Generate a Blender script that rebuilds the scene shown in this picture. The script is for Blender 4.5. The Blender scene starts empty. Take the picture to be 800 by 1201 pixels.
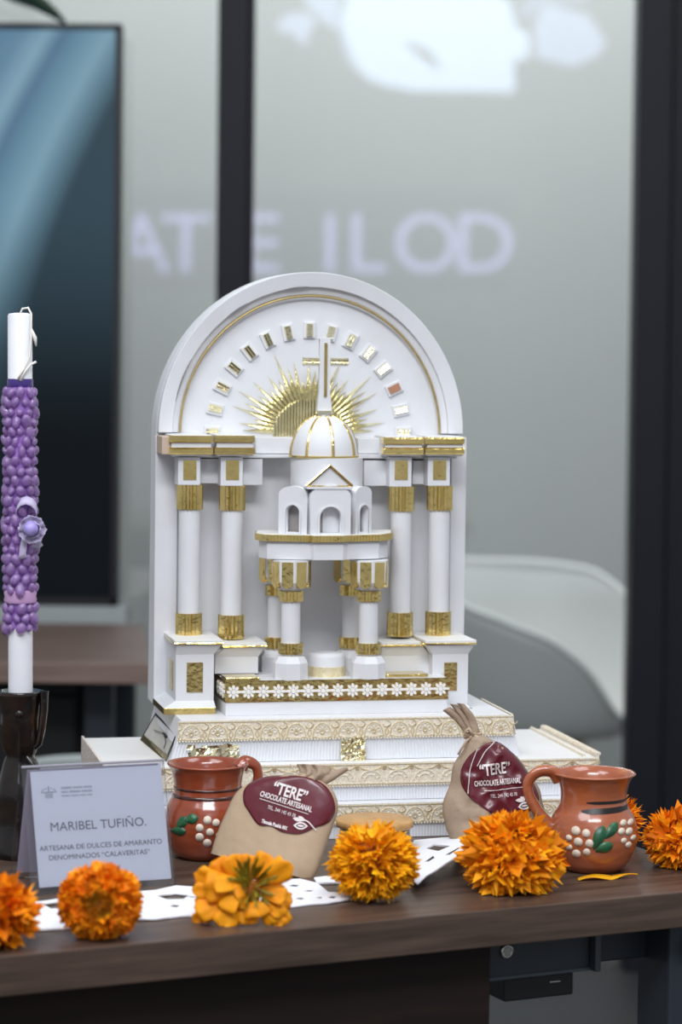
import bpy, bmesh, math, random
from mathutils import Vector, Matrix, noise
from math import sin, cos, pi, radians, sqrt
R = random.Random(7)
S = bpy.context.scene
COL = S.collection

# ------------------------------------------------------------------ camera
FPX = 3000.0; CY = 553.0; CAMZ = 1.27; TZ = 0.74
cam_d = bpy.data.cameras.new('camera'); cam = bpy.data.objects.new('camera', cam_d); COL.objects.link(cam)
cam_d.sensor_width = 36; cam_d.lens = FPX / 1201 * 36
cam_d.shift_y = -(600.5 - CY) / 1201
cam_d.clip_start = .05
CM = Matrix.Rotation(radians(90 - 2.63), 3, 'X') @ Matrix.Rotation(radians(.65), 3, 'Z')
cam.matrix_world = Matrix.Translation((0, 0, CAMZ)) @ CM.to_4x4()
cam_d.dof.use_dof = True; cam_d.dof.focus_distance = 2.74; cam_d.dof.aperture_fstop = 4.2
S.camera = cam
# ------------------------------------------------------------------ world, exposure, lights
S.view_settings.view_transform = 'Standard'; S.view_settings.look = 'None'
S.view_settings.gamma = 1; S.view_settings.use_curve_mapping = False
S.view_settings.exposure = 0.0
w = bpy.data.worlds.new('world'); S.world = w; w.use_nodes = True
w.node_tree.nodes['Background'].inputs[0].default_value = (.68, .72, .78, 1)
w.node_tree.nodes['Background'].inputs[1].default_value = .62
def area(name, loc, rot, sx, sy, power, col=(1, 1, 1)):
    l = bpy.data.lights.new(name, 'AREA'); l.shape = 'RECTANGLE'; l.size = sx; l.size_y = sy; l.energy = power; l.color = col
    o = bpy.data.objects.new(name, l); COL.objects.link(o); o.location = loc; o.rotation_euler = rot; return o
area('ceiling_panel_light', (-.9, 1.5, 3.0), (radians(14), radians(-8), 0), 1.2, 1.2, 30, (.93, .96, 1))
area('ceiling_panel_light', (1.1, 2.6, 3.0), (0, radians(14), 0), .9, .9, 13, (.93, .96, 1))
area('ceiling_panel_light', (.4, 6.0, 3.1), (radians(15), 0, 0), 3.0, .5, 50, (.96, .98, 1))
area('ceiling_panel_light', (.2, .25, 3.25), (radians(42), 0, 0), 1.8, .5, 62, (.92, .95, 1))

# ------------------------------------------------------------------ helpers: projection, for laying things out
def ray(px, py):
    d = CM @ Vector(((px - 400) / FPX, -(py - CY) / FPX, -1)); return d.normalized()
def on_level(px, py, z=TZ):
    d = ray(px, py); t = (z - CAMZ) / d.z; return Vector((0, 0, CAMZ)) + d * t
def on_depth(px, py, y):
    d = ray(px, py); return Vector((0, 0, CAMZ)) + d * (y / d.y)
class Frame:
    def __init__(s, origin, yaw):
        s.o = Vector(origin); s.yaw = radians(yaw); s.m = Matrix.Rotation(-s.yaw, 3, 'Z')
    def loc(s, px, py, my):                    # meets the local plane y = my -> (x, z)
        o = s.m @ (Vector((0, 0, CAMZ)) - s.o); d = s.m @ ray(px, py); t = (my - o.y) / d.y
        p = o + d * t; return p.x, p.z
    def lev(s, px, py, mz):
        return s.m @ (on_level(px, py, s.o.z + mz) - s.o)

# ------------------------------------------------------------------ helpers: objects
def tag(o, label=None, cat=None, group=None, kind=None):
    if label: o['label'] = label
    if cat: o['category'] = cat
    if group: o['group'] = group
    if kind: o['kind'] = kind
    return o
def thing(name, label, cat, loc=(0, 0, 0), yaw=0, group=None, rot=None):
    o = bpy.data.objects.new(name, None); COL.objects.link(o); o.empty_display_size = .05
    o.location = loc; o.rotation_euler = rot if rot else (0, 0, radians(yaw))
    return tag(o, label, cat, group)
def obj(name, bm, mat, parent=None, smooth=False, bevel=0, label=None, kind=None, fix=True):
    if isinstance(bm, bpy.types.Mesh): me = bm
    else:
        if fix: bmesh.ops.recalc_face_normals(bm, faces=bm.faces)
        me = bpy.data.meshes.new(name); bm.to_mesh(me); bm.free()
    if not me.materials: me.materials.append(mat)
    if smooth:
        for p in me.polygons: p.use_smooth = True
    big = [p for p in me.polygons if len(p.vertices) > 7]
    if big and len(big) < 6:
        ks = {tuple(sorted(k)) for p in big for k in p.edge_keys}
        for e_ in me.edges:
            if tuple(sorted(e_.vertices)) in ks: e_.use_edge_sharp = True
    o = bpy.data.objects.new(name, me); COL.objects.link(o); o.parent = parent
    if bevel:
        b = o.modifiers.new('bevel', 'BEVEL'); b.width = bevel; b.segments = 2; b.limit_method = 'ANGLE'
    if label: o['label'] = label
    if kind: o['kind'] = kind
    return o
def struct(name, bm, mat, **k):
    return obj(name, bm, mat, kind='structure', **k)
def NB(): return bmesh.new()
def box(bm, x0, x1, y0, y1, z0, z1, M=None):
    v = [bm.verts.new((x, y, z)) for x in (x0, x1) for y in (y0, y1) for z in (z0, z1)]
    for f in ((0, 1, 3, 2), (4, 6, 7, 5), (0, 4, 5, 1), (2, 3, 7, 6), (0, 2, 6, 4), (1, 5, 7, 3)):
        bm.faces.new([v[i] for i in f])
    if M: bmesh.ops.transform(bm, matrix=M, verts=v)
    return bm
def prism(bm, pts, a, b, axis='z', pts2=None):
    """pts 2D polygon extruded from a to b. axis z: pts=(x,y); axis y: pts=(x,z)"""
    pts2 = pts2 or pts
    f = (lambda p, h: (p[0], p[1], h)) if axis == 'z' else (lambda p, h: (p[0], h, p[1]))
    if axis == 'x': f = lambda p, h: (h, p[0], p[1])
    A = [bm.verts.new(f(p, a)) for p in pts]; Bv = [bm.verts.new(f(p, b)) for p in pts2]
    n = len(pts); bm.faces.new(A); bm.faces.new(Bv[::-1])
    for i in range(n): bm.faces.new((A[i], A[(i + 1) % n], Bv[(i + 1) % n], Bv[i]))
    return A + Bv
def lathe(bm, prof, n=32, c=(0, 0), caps=True, rfun=None, squash=1):
    rings = []
    for r, z in prof:
        rings.append([bm.verts.new((c[0] + (rfun(i * 2 * pi / n, r, z) if rfun else r) * cos(i * 2 * pi / n),
                                    c[1] + squash * (rfun(i * 2 * pi / n, r, z) if rfun else r) * sin(i * 2 * pi / n), z)) for i in range(n)])
    for a, b in zip(rings, rings[1:]):
        for i in range(n): bm.faces.new((a[i], a[(i + 1) % n], b[(i + 1) % n], b[i]))
    if caps: bm.faces.new(rings[0][::-1]); bm.faces.new(rings[-1])
    return bm
def flute(bm, c, z0, z1, r, n=16, amp=.12):
    return lathe(bm, [(r, z0), (r, z1)], n * 2, c, True, lambda a, rr, z: rr * (1 + (amp if int(round(a / (pi / n))) % 2 else -amp)))
def tube(bm, pts, r, n=8, closed=False, flat=1, rf=None):
    pts = [Vector(p) for p in pts]; N = len(pts); rings = []; up = Vector((0, 0, 1)); prev = None
    for i, p in enumerate(pts):
        a = pts[(i - 1) % N] if (closed or i > 0) else p; b = pts[(i + 1) % N] if (closed or i < N - 1) else p
        t = (b - a).normalized()
        if prev is None:
            prev = t.orthogonal().normalized()
        u = (prev - t * prev.dot(t)); u = u.normalized() if u.length > 1e-6 else t.orthogonal().normalized()
        prev = u; v = t.cross(u); rr = r * (rf(i / (N - 1)) if rf else 1)
        rings.append([bm.verts.new(p + u * rr * cos(k * 2 * pi / n) + v * rr * flat * sin(k * 2 * pi / n)) for k in range(n)])
    L = N if closed else N - 1
    for i in range(L):
        a = rings[i]; b = rings[(i + 1) % N]
        for k in range(n): bm.faces.new((a[k], a[(k + 1) % n], b[(k + 1) % n], b[k]))
    if not closed: bm.faces.new(rings[0][::-1]); bm.faces.new(rings[-1])
    return bm
def shape2d(outer, holes=(), thick=.001):
    """flat plate with holes -> bmesh, in x/y, extruded in z by thick (centred)"""
    cu = bpy.data.curves.new('plate', 'CURVE'); cu.dimensions = '2D'; cu.fill_mode = 'BOTH'; cu.extrude = thick / 2
    for pl in [outer] + list(holes):
        sp = cu.splines.new('POLY'); sp.points.add(len(pl) - 1); sp.use_cyclic_u = True
        for i, p in enumerate(pl): sp.points[i].co = (p[0], p[1], 0, 1)
    return curve_bm(cu)
def curve_bm(cu):
    o = bpy.data.objects.new('plate', cu); COL.objects.link(o)
    dg = bpy.context.evaluated_depsgraph_get(); me = bpy.data.meshes.new_from_object(o.evaluated_get(dg))
    bpy.data.objects.remove(o); bpy.data.curves.remove(cu)
    bm = bmesh.new(); bm.from_mesh(me); bpy.data.meshes.remove(me)
    bmesh.ops.remove_doubles(bm, verts=bm.verts, dist=1e-6); return bm
def text_bm(s, size, thick=.0003, align='CENTER', bold=0, spacing=1.0):
    cu = bpy.data.curves.new('txt', 'FONT'); cu.body = s; cu.size = size; cu.extrude = thick / 2
    cu.align_x = align; cu.align_y = 'CENTER'; cu.offset = bold; cu.space_character = spacing; cu.resolution_u = 4
    return curve_bm(cu)
def xf(bm, M): bmesh.ops.transform(bm, matrix=M, verts=bm.verts); return bm
UP = Matrix.Rotation(radians(90), 4, 'X')       # x/y plate -> x/z plate, facing -y
def T(x, y, z): return Matrix.Translation((x, y, z))
def merge(a, b):
    me = bpy.data.meshes.new('t'); b.to_mesh(me); b.free(); a.from_mesh(me); bpy.data.meshes.remove(me); return a
def arcpts(cx, cz, rx, rz, a0, a1, n):
    return [(cx + rx * cos(radians(a0 + (a1 - a0) * i / n)), cz + rz * sin(radians(a0 + (a1 - a0) * i / n))) for i in range(n + 1)]
def strip(bm, pts, w, y0, y1, closed=False):
    """flat ribbon along 2D pts in x/z, width w, from depth y0 to y1"""
    n = len(pts); L = []; 
    for i in range(n):
        a = pts[(i - 1) % n] if closed or i else pts[0]; b = pts[(i + 1) % n] if closed or i < n - 1 else pts[-1]
        dx, dz = b[0] - a[0], b[1] - a[1]; l = sqrt(dx * dx + dz * dz) or 1; nx, nz = -dz / l * w / 2, dx / l * w / 2; p = pts[i]
        L.append([bm.verts.new(q) for q in ((p[0] + nx, y0, p[1] + nz), (p[0] - nx, y0, p[1] - nz), (p[0] - nx, y1, p[1] - nz), (p[0] + nx, y1, p[1] + nz))])
    for i in range(n if closed else n - 1):
        a = L[i]; b = L[(i + 1) % n]
        for k in range(4): bm.faces.new((a[k], a[(k + 1) % 4], b[(k + 1) % 4], b[k]))
    if not closed: bm.faces.new(L[0]); bm.faces.new(L[-1])

# ------------------------------------------------------------------ materials
def mat(name, col, rough=.5, metal=0, bump=None, var=None, island=0, coat=0, emit=None, trans=0, spec=.5, wave=None, sss=0, sheen=0):
    m = bpy.data.materials.new(name); m.use_nodes = True; nt = m.node_tree; N = nt.nodes; L = nt.links; b = N['Principled BSDF']
    b.inputs['Base Color'].default_value = (*col, 1); b.inputs['Roughness'].default_value = rough; b.inputs['Metallic'].default_value = metal
    b.inputs['Coat Weight'].default_value = coat; b.inputs['Specular IOR Level'].default_value = spec; b.inputs['Coat Roughness'].default_value = .08
    b.inputs['Transmission Weight'].default_value = trans
    if sss: b.inputs['Subsurface Weight'].default_value = sss; b.inputs['Subsurface Scale'].default_value = .004
    if emit: b.inputs['Emission Color'].default_value = (*emit[0], 1); b.inputs['Emission Strength'].default_value = emit[1]
    tc = N.new('ShaderNodeTexCoord'); src = None
    if var:     # (second colour, scale, contrast lo, hi, stretch)
        mp = N.new('ShaderNodeMapping'); L.new(tc.outputs['Object'], mp.inputs[0]); mp.inputs['Scale'].default_value = var[4] if len(var) > 4 else (1, 1, 1)
        n = N.new('ShaderNodeTexNoise'); n.inputs['Scale'].default_value = var[1]; n.inputs['Detail'].default_value = 5; L.new(mp.outputs[0], n.inputs['Vector'])
        r = N.new('ShaderNodeMapRange'); r.inputs[1].default_value = var[2]; r.inputs[2].default_value = var[3]; L.new(n.outputs[0], r.inputs[0])
        x = N.new('ShaderNodeMix'); x.data_type = 'RGBA'; L.new(r.outputs[0], x.inputs[0]); x.inputs[6].default_value = (*col, 1); x.inputs[7].default_value = (*var[0], 1)
        src = x.outputs[2]; L.new(src, b.inputs['Base Color'])
    if island:
        g = N.new('ShaderNodeNewGeometry'); h = N.new('ShaderNodeHueSaturation'); r = N.new('ShaderNodeMapRange'); L.new(g.outputs['Random Per Island'], r.inputs[0])
        r.inputs[3].default_value = 1 - island; r.inputs[4].default_value = 1 + island * .6; L.new(r.outputs[0], h.inputs['Value'])
        r2 = N.new('ShaderNodeMapRange'); L.new(g.outputs['Random Per Island'], r2.inputs[0]); r2.inputs[3].default_value = .5 - island * .05; r2.inputs[4].default_value = .5 + island * .03
        L.new(r2.outputs[0], h.inputs['Hue'])
        if src: L.new(src, h.inputs['Color'])
        else: h.inputs['Color'].default_value = (*col, 1)
        L.new(h.outputs[0], b.inputs['Base Color'])
    if bump:    # (scale, strength, distance, stretch)
        mp = N.new('ShaderNodeMapping'); L.new(tc.outputs['Object'], mp.inputs[0]); mp.inputs['Scale'].default_value = bump[3] if len(bump) > 3 else (1, 1, 1)
        n = N.new('ShaderNodeTexNoise'); n.inputs['Scale'].default_value = bump[0]; n.inputs['Detail'].default_value = 3; L.new(mp.outputs[0], n.inputs['Vector'])
        p = N.new('ShaderNodeBump'); p.inputs['Strength'].default_value = bump[1]; p.inputs['Distance'].default_value = bump[2]
        L.new(n.outputs[0], p.inputs['Height']); L.new(p.outputs[0], b.inputs['Normal'])
    return m
def see_through(name, tint, refl, rough=.02, fres=False):
    m = bpy.data.materials.new(name); m.use_nodes = True; N = m.node_tree.nodes; L = m.node_tree.links; N.clear()
    o = N.new('ShaderNodeOutputMaterial'); t = N.new('ShaderNodeBsdfTransparent'); t.inputs[0].default_value = (*tint, 1)
    g = N.new('ShaderNodeBsdfGlossy'); g.inputs['Roughness'].default_value = rough; x = N.new('ShaderNodeMixShader')
    f = N.new('ShaderNodeFresnel'); f.inputs[0].default_value = 1.5; mu = N.new('ShaderNodeMath'); mu.operation = 'MULTIPLY_ADD'
    L.new(f.outputs[0], mu.inputs[0]); mu.inputs[1].default_value = 1.0; mu.inputs[2].default_value = refl
    L.new(mu.outputs[0], x.inputs[0]); L.new(t.outputs[0], x.inputs[1]); L.new(g.outputs[0], x.inputs[2]); L.new(x.outputs[0], o.inputs[0])
    return m
M = {}
M['wall'] = mat('wall_paint', (.52, .535, .515), .8, var=((.49, .50, .485), 1.2, .3, .7), bump=(60, .1, .002))
M['floor'] = mat('floor_tile', (.055, .058, .057), .5, spec=.25, var=((.04, .042, .042), 2.5, .35, .65))
M['frame'] = mat('black_frame', (.011, .012, .018), .5, spec=.25, bump=(300, .05, .001))
M['glass'] = see_through('partition_glass', (.97, .985, .98), .05)
M['acrylic'] = see_through('clear_acrylic', (.95, .95, .97), .03)
M['white'] = mat('white_board', (.72, .725, .745), .55, var=((.68, .68, .69), 22, .35, .75), bump=(500, .15, .0005))
M['bone'] = mat('warm_white_board', (.74, .73, .70), .6, var=((.79, .78, .76), 14, .3, .7), bump=(500, .15, .0005))
M['niche'] = mat('niche_dim_grey', (.36, .33, .32), .5, var=((.25, .22, .21), 60, .3, .7))  # grey of the dim niche interior and its reflections put into the colour
M['gold'] = mat('gold_foil', (.88, .68, .28), .14, 1, var=((.66, .50, .18), 30, .3, .7), bump=(160, .45, .0012))
M['golds'] = mat('gold_card', (.74, .56, .22), .24, 1, var=((.55, .42, .16), 60, .3, .7), bump=(260, .5, .0006))
M['pale'] = mat('pale_gold_foil', (.92, .86, .62), .22, 1, var=((.78, .71, .46), 90, .3, .7), bump=(300, .6, .0008))
M['goldline'] = mat('gold_cord', (.58, .43, .18), .4, .6, var=((.42, .31, .12), 90, .3, .7))
M['lace'] = mat('cream_lace', (.76, .65, .48), .8, var=((.90, .85, .74), 420, .42, .6), bump=(700, .6, .0008))
M['lace2'] = mat('pink_lace', (.62, .52, .45), .8, var=((.82, .76, .70), 300, .42, .6), bump=(500, .6, .0008))
M['thread'] = mat('gold_thread', (.88, .74, .42), .38, .6, var=((.94, .86, .62), 300, .4, .6), bump=(900, .4, .0005))
M['cream'] = mat('cream_thread', (.86, .80, .66), .6, bump=(900, .4, .0005))
M['daisy'] = mat('daisy_braid', (.86, .84, .80), .7, bump=(900, .3, .0004))
M['pleat'] = mat('pleated_paper', (.76, .78, .82), .6, bump=(300, .1, .0004))
M['red'] = mat('copper_paper', (.42, .2, .12), .6, bump=(300, .2, .0004))
M['dark'] = mat('dark_foil', (.02, .02, .02), .3, bump=(200, .2, .0005))
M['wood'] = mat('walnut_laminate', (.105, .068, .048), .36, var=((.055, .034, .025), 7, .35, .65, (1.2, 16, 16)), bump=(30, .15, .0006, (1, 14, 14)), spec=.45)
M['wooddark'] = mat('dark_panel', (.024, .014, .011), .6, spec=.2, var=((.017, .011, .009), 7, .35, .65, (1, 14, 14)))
M['sidewood'] = mat('side_table_laminate', (.24, .165, .135), .45, var=((.17, .115, .092), 5, .35, .65, (1.2, 14, 14)))
M['steel'] = mat('blue_grey_steel', (.026, .034, .044), .45, bump=(400, .1, .0004))
M['chrome'] = mat('chrome', (.6, .58, .54), .2, 1)
M['black'] = mat('black_plastic', (.006, .007, .008), .5)
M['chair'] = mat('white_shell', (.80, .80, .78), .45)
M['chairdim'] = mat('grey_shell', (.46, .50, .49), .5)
M['beech'] = mat('beech_wood', (.45, .3, .16), .5, var=((.35, .22, .11), 9, .3, .7, (1, 1, .1)))
M['clay'] = mat('glazed_red_clay', (.32, .065, .024), .22, var=((.25, .045, .017), 30, .35, .65, (1, 1, 4)), coat=.7, bump=(50, .12, .002, (.5, .5, 5)))
M['clay2'] = mat('glazed_orange_clay', (.43, .125, .05), .25, var=((.35, .09, .035), 30, .35, .65, (1, 1, 4)), coat=.7, bump=(50, .12, .002, (.5, .5, 5)))
M['band'] = mat('brown_slip', (.05, .013, .008), .25, coat=.5, bump=(100, .1, .001))
M['bandk'] = mat('black_slip', (.012, .008, .006), .35, bump=(100, .1, .001))
M['dot'] = mat('white_slip', (.72, .62, .50), .5, bump=(300, .3, .0006))
M['leafp'] = mat('green_slip', (.025, .13, .05), .35, var=((.012, .07, .035), 120, .3, .7))
M['kraft'] = mat('kraft_paper', (.50, .37, .245), .75, var=((.43, .31, .20), 30, .3, .7), bump=(120, .35, .002))
M['kraftd'] = mat('kraft_paper_creased', (.42, .31, .22), .72, var=((.33, .24, .165), 30, .3, .7), bump=(70, .6, .004))
M['label'] = mat('burgundy_label', (.125, .010, .020), .33, var=((.10, .007, .015), 20, .3, .7), bump=(35, .25, .003), coat=.25)
M['print'] = mat('white_print', (.80, .72, .70), .5)
M['string'] = mat('jute_string', (.50, .38, .26), .8, bump=(800, .5, .0006))
M['paper'] = mat('card_paper', (.78, .82, .90), .6, bump=(200, .05, .0005))
M['ink'] = mat('grey_ink', (.14, .15, .19), .6)
M['inklight'] = mat('pale_ink', (.38, .41, .50), .6)
M['doily'] = mat('white_cutout', (.86, .87, .91), .65, bump=(200, .3, .0008))
M['wax'] = mat('white_wax', (.80, .80, .82), .35, sss=.0, var=((.72, .73, .78), 20, .3, .7))
M['wick'] = mat('cotton_wick', (.78, .74, .68), .8, bump=(900, .5, .0005))
M['gel'] = mat('violet_wax_bead', (.36, .14, .56), .12, var=((.66, .46, .80), 90, .42, .62), coat=.8, trans=.6, bump=(250, .4, .001))
M['gelcore'] = mat('violet_wax_core', (.22, .08, .42), .2, var=((.48, .26, .66), 140, .4, .65), coat=.6, bump=(250, .5, .001))
M['violet'] = mat('dark_violet_band', (.045, .018, .17), .3, coat=.5)
M['ribbon'] = mat('lilac_organza', (.62, .55, .76), .45, trans=.2, bump=(200, .2, .0006))
M['rose'] = mat('violet_rose', (.30, .22, .62), .5, var=((.45, .38, .75), 90, .3, .7))
M['ceram'] = mat('black_glazed_ceramic', (.005, .004, .004), .16, coat=.5, spec=.3, var=((.018, .010, .006), 40, .4, .65), bump=(60, .45, .0025))
M['lid'] = mat('tan_lid', (.62, .36, .14), .45, var=((.48, .26, .09), 60, .3, .7), bump=(200, .3, .0006))
M['jar'] = mat('jar_glass', (.45, .46, .47), .12, trans=.55)
M['orange'] = mat('orange_petal', (.95, .35, .004), .65, island=.22, bump=(300, .2, .0008), spec=.25, sss=.25)
M['deep'] = mat('deep_orange_petal', (.93, .30, .004), .65, island=.26, bump=(300, .2, .0008), spec=.25, sss=.25)
M['yellow'] = mat('amber_petal', (.93, .42, .004), .65, island=.2, bump=(300, .2, .0008), spec=.25, sss=.25)
M['amber'] = mat('amber_big_petal', (.92, .36, .004), .6, island=.2, var=((.85, .26, .003), 60, .35, .7), bump=(120, .3, .001), spec=.25, sss=.25)
M['core'] = mat('flower_core', (.42, .12, .006), .8, bump=(200, .5, .002))
M['calyx'] = mat('green_calyx', (.10, .16, .02), .6, island=.3)
M['olive'] = mat('olive_floret', (.34, .26, .015), .6, island=.3)
M['plant'] = mat('dark_leaf', (.018, .04, .02), .5, var=((.03, .07, .03), 20, .3, .7))

# ------------------------------------------------------------------ setting
b = NB(); box(b, -4, 4, -3, 9, -.05, 0); struct('floor', b, M['floor'])
b = NB(); box(b, -4, 4, 6.9, 7.0, 0, 3.4); struct('wall_back', b, M['wall'])
PY = 5.3
def fx(px, y): return (px - 400) / FPX * y
b = NB(); x0, x1 = fx(252, PY), fx(294, PY)
box(b, x0, x1 - .012, PY - .03, PY + .03, 0, 3.3); box(b, x1 - .012, x1, PY - .02, PY + .04, 0, 3.3)
struct('trim_1', b, M['frame'], bevel=.002, label='narrow black upright of the glass partition behind the arch')
b = NB(); x0 = fx(745, 5.2); box(b, x0, x0 + .068, PY - .06, PY + .04, 0, 3.3)
struct('trim_2', b, M['frame'], bevel=.002, label='wide black door post of the partition at the right')
b = NB(); box(b, x0 + .074, x0 + .30, PY - .03, PY + .03, 0, 3.3)
struct('trim_3', b, M['frame'], bevel=.002, label='second black post right of the wide one')
b = NB(); box(b, fx(294, PY), x0, PY - .003, PY + .003, 0, 3.3); struct('window_1', b, M['glass'])
b = NB(); box(b, -2.4, fx(252, PY), PY - .003, PY + .003, 0, 3.3); struct('window_2', b, M['glass'])
b = NB(); box(b, -4, fx(560, 6.85), 6.86, 6.9, .0, .10); struct('baseboard_back', b, M['frame'])

# lit sign and lit screen on the opposite side of the room, seen only as reflections in the partition
def emis(name, col, st):
    m = bpy.data.materials.new(name); m.use_nodes = True; N = m.node_tree.nodes; L = m.node_tree.links; N.clear()
    o = N.new('ShaderNodeOutputMaterial'); e = N.new('ShaderNodeEmission'); e.inputs[0].default_value = (*col, 1); e.inputs[1].default_value = st; L.new(e.outputs[0], o.inputs[0]); return m
VD = 2 * PY + 1.6; SY = -1.6
def vis(px, py): p = on_depth(px, py, VD); return p.x, p.z
sign = thing('illuminated_sign', 'backlit lettered sign mirrored in the glass partition above the arch', 'sign', (0, SY, 1.0))
x0, z0 = vis(140, 338); x1, z1 = vis(600, 225)
b = NB(); box(b, x0, x1, -.03, 0, z0 - 1, z1 - 1); obj('sign_panel', b, emis('sign_glow', (.75, .75, 1), .45), sign)
for ch, px in (('A', 167), ('T', 218), ('E', 306), ('I', 387), ('L', 430), ('O', 500), ('D', 568)):
    x, z = vis(px, 289); t = text_bm(ch, .40, .02)
    xf(t, T(x, .012, z - 1) @ UP); obj('letter', t, emis('letter_glow_' + ch.lower(), (.58, .58, 1), 3.2), sign)
scr = thing('lit_wall_screen', 'bright irregular wall screen mirrored in the glass above the arch', 'screen', (0, SY, 1.0))
def poly_at(pl): return [(vis(*p)[0], vis(*p)[1] - 1) for p in pl]
def plate_up(pl, th, holes=()): return xf(shape2d(pl, holes, th), UP)
E1 = emis('screen_glow', (.66, .78, 1), 4.2); E2 = emis('screen_glow_dim', (.6, .7, .98), 3.0); E3 = emis('screen_glow_soft', (.6, .68, 1), 1.8)
main = [(425, 88), (412, 60), (400, 20), (410, -12), (560, -12), (598, 0), (604, 30), (620, 40), (620, 68), (603, 70), (603, 108), (480, 106), (445, 98)]
leafh = [(470, 50), (490, 52), (508, 64), (518, 84), (505, 76), (488, 62)]
obj('bright_field', plate_up(poly_at(main), .02, [poly_at(leafh)]), E1, scr)
obj('lit_foliage', plate_up(poly_at([(627, 30), (640, 5), (690, 18), (711, 50), (700, 66), (672, 78), (628, 66)]), .02), E2, scr)
obj('lit_foliage', plate_up(poly_at([(622, -12), (700, -12), (684, 3), (640, 4), (627, 22), (606, 18)]), .02), E3, scr)
obj('lit_foliage', plate_up(poly_at([(324, 30), (335, 18), (358, 14), (372, 27), (362, 38), (362, 50), (352, 52), (346, 40), (330, 38)]), .02), E2, scr)
obj('lit_foliage', plate_up(poly_at([(350, -12), (402, -12), (396, 20), (410, 50), (420, 86), (408, 70), (398, 36), (378, 24), (362, 8)]), .02), E2, scr)

# ------------------------------------------------------------------ television
TY = 5.15
tv = thing('television', 'large wall screen showing blue waves at the left', 'television', (0, TY, .7))
p0 = on_depth(141, 28, TY); p1 = on_depth(139, 710, TY); tx = (p0.x + p1.x) / 2
b = NB(); box(b, tx - 1.3, tx, .012, .06, p1.z - .7, p0.z - .7); obj('housing', b, M['black'], tv, bevel=.004)
b = NB(); e = .012
for q in ((tx - 1.3, tx, p0.z - .7 - e, p0.z - .7), (tx - 1.3, tx, p1.z - .7, p1.z - .7 + e * 1.2), (tx - e, tx, p1.z - .7, p0.z - .7)): box(b, q[0], q[1], 0, .012, q[2], q[3])
obj('bezel', b, M['black'], tv)
sm = bpy.data.materials.new('screen_picture'); sm.use_nodes = True; N = sm.node_tree.nodes; L = sm.node_tree.links; pb = N['Principled BSDF']
pb.inputs['Base Color'].default_value = (.004, .006, .008, 1); pb.inputs['Roughness'].default_value = .35; pb.inputs['Specular IOR Level'].default_value = .12
tc = N.new('ShaderNodeTexCoord'); sp = N.new('ShaderNodeSeparateXYZ'); L.new(tc.outputs['Object'], sp.inputs[0])
def mth(op, a, b_=None, c=None):
    n = N.new('ShaderNodeMath'); n.operation = op
    for i, v in enumerate((a, b_, c)):
        if v is None: continue
        if isinstance(v, (int, float)): n.inputs[i].default_value = v
        else: L.new(v, n.inputs[i])
    return n.outputs[0]
# picture edge: swoosh x = f(z); u = signed distance from the curve
zt = p0.z - .7; zb = p1.z - .7; Hh = zt - zb
hx = mth('DIVIDE', mth('SUBTRACT', sp.outputs[2], zb), Hh)              # 0 bottom .. 1 top
curve = mth('MULTIPLY_ADD', mth('POWER', mth('MAXIMUM', mth('SUBTRACT', hx, .42), 0.0), 1.55), .62, tx - .225)
u = mth('SUBTRACT', curve, sp.outputs[0])                               # >0 left of the curve
cr = N.new('ShaderNodeValToRGB'); L.new(mth('ADD', mth('MULTIPLY', u, 2.2), .4), cr.inputs[0])
els = cr.color_ramp.elements; els[0].position = 0; els[0].color = (.030, .058, .080, 1); els[1].position = 1; els[1].color = (.10, .20, .30, 1)
for p, c in ((.33, (.028, .055, .075, 1)), (.43, (.10, .19, .25, 1)), (.52, (.19, .33, .42, 1)), (.63, (.13, .25, .34, 1)), (.72, (.085, .17, .26, 1)), (.80, (.21, .35, .45, 1)), (.9, (.12, .23, .33, 1))):
    e_ = els.new(p); e_.color = c
fade = N.new('ShaderNodeMapRange'); fade.interpolation_type = 'SMOOTHSTEP'; L.new(hx, fade.inputs[0]); fade.inputs[1].default_value = .28; fade.inputs[2].default_value = .72; fade.inputs[3].default_value = .04
L.new(cr.outputs[0], pb.inputs['Emission Color']); L.new(fade.outputs[0], pb.inputs['Emission Strength'])
b = NB(); box(b, tx - 1.29, tx - e, .008, .0125, zb + e, zt - e); obj('screen', b, sm, tv)
b = NB(); box(b, tx - 1.3, tx + .02, -.02, .10, -.008, .055); obj('mount_rail', b, mat('grey_rail', (.42, .45, .45), .5), tv, bevel=.003)
# leaf of a plant above the television
pl = thing('potted_plant', 'dark strappy leaf of a plant drooping above the screen', 'plant', (-1.0, 5.0, 1.95))
def blade(pts, wd):
    bm = NB(); rows = []
    for i, p in enumerate(pts):
        t = i / (len(pts) - 1); ww = wd * (sin(pi * min(1, t * .75 + .22))) 
        rows.append([bm.verts.new((p.x, p.y - ww * .4, p.z + ww * .5)), bm.verts.new((p.x, p.y - .01, p.z)), bm.verts.new((p.x, p.y + ww * .4, p.z - ww * .5))])
    for a, c in zip(rows, rows[1:]):
        for k in range(2): bm.faces.new((a[k], a[k + 1], c[k + 1], c[k]))
    return bm
lp = [on_depth(x, y, 5.0) - Vector((-1, 5, 1.95)) for x, y in ((-60, -40), (-20, -25), (15, -10), (38, -2), (55, 8), (68, 18), (77, 27))]
o = obj('leaf', blade(lp, .035), M['plant'], pl, smooth=True); so = o.modifiers.new('s', 'SOLIDIFY'); so.thickness = .002
lp = [on_depth(x, y, 5.0) - Vector((-1, 5, 1.95)) for x, y in ((-80, -60), (-50, -60), (-20, -45), (0, -25), (12, -5))]
o = obj('leaf', blade(lp, .03), M['plant'], pl, smooth=True); so = o.modifiers.new('s', 'SOLIDIFY'); so.thickness = .002

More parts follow.
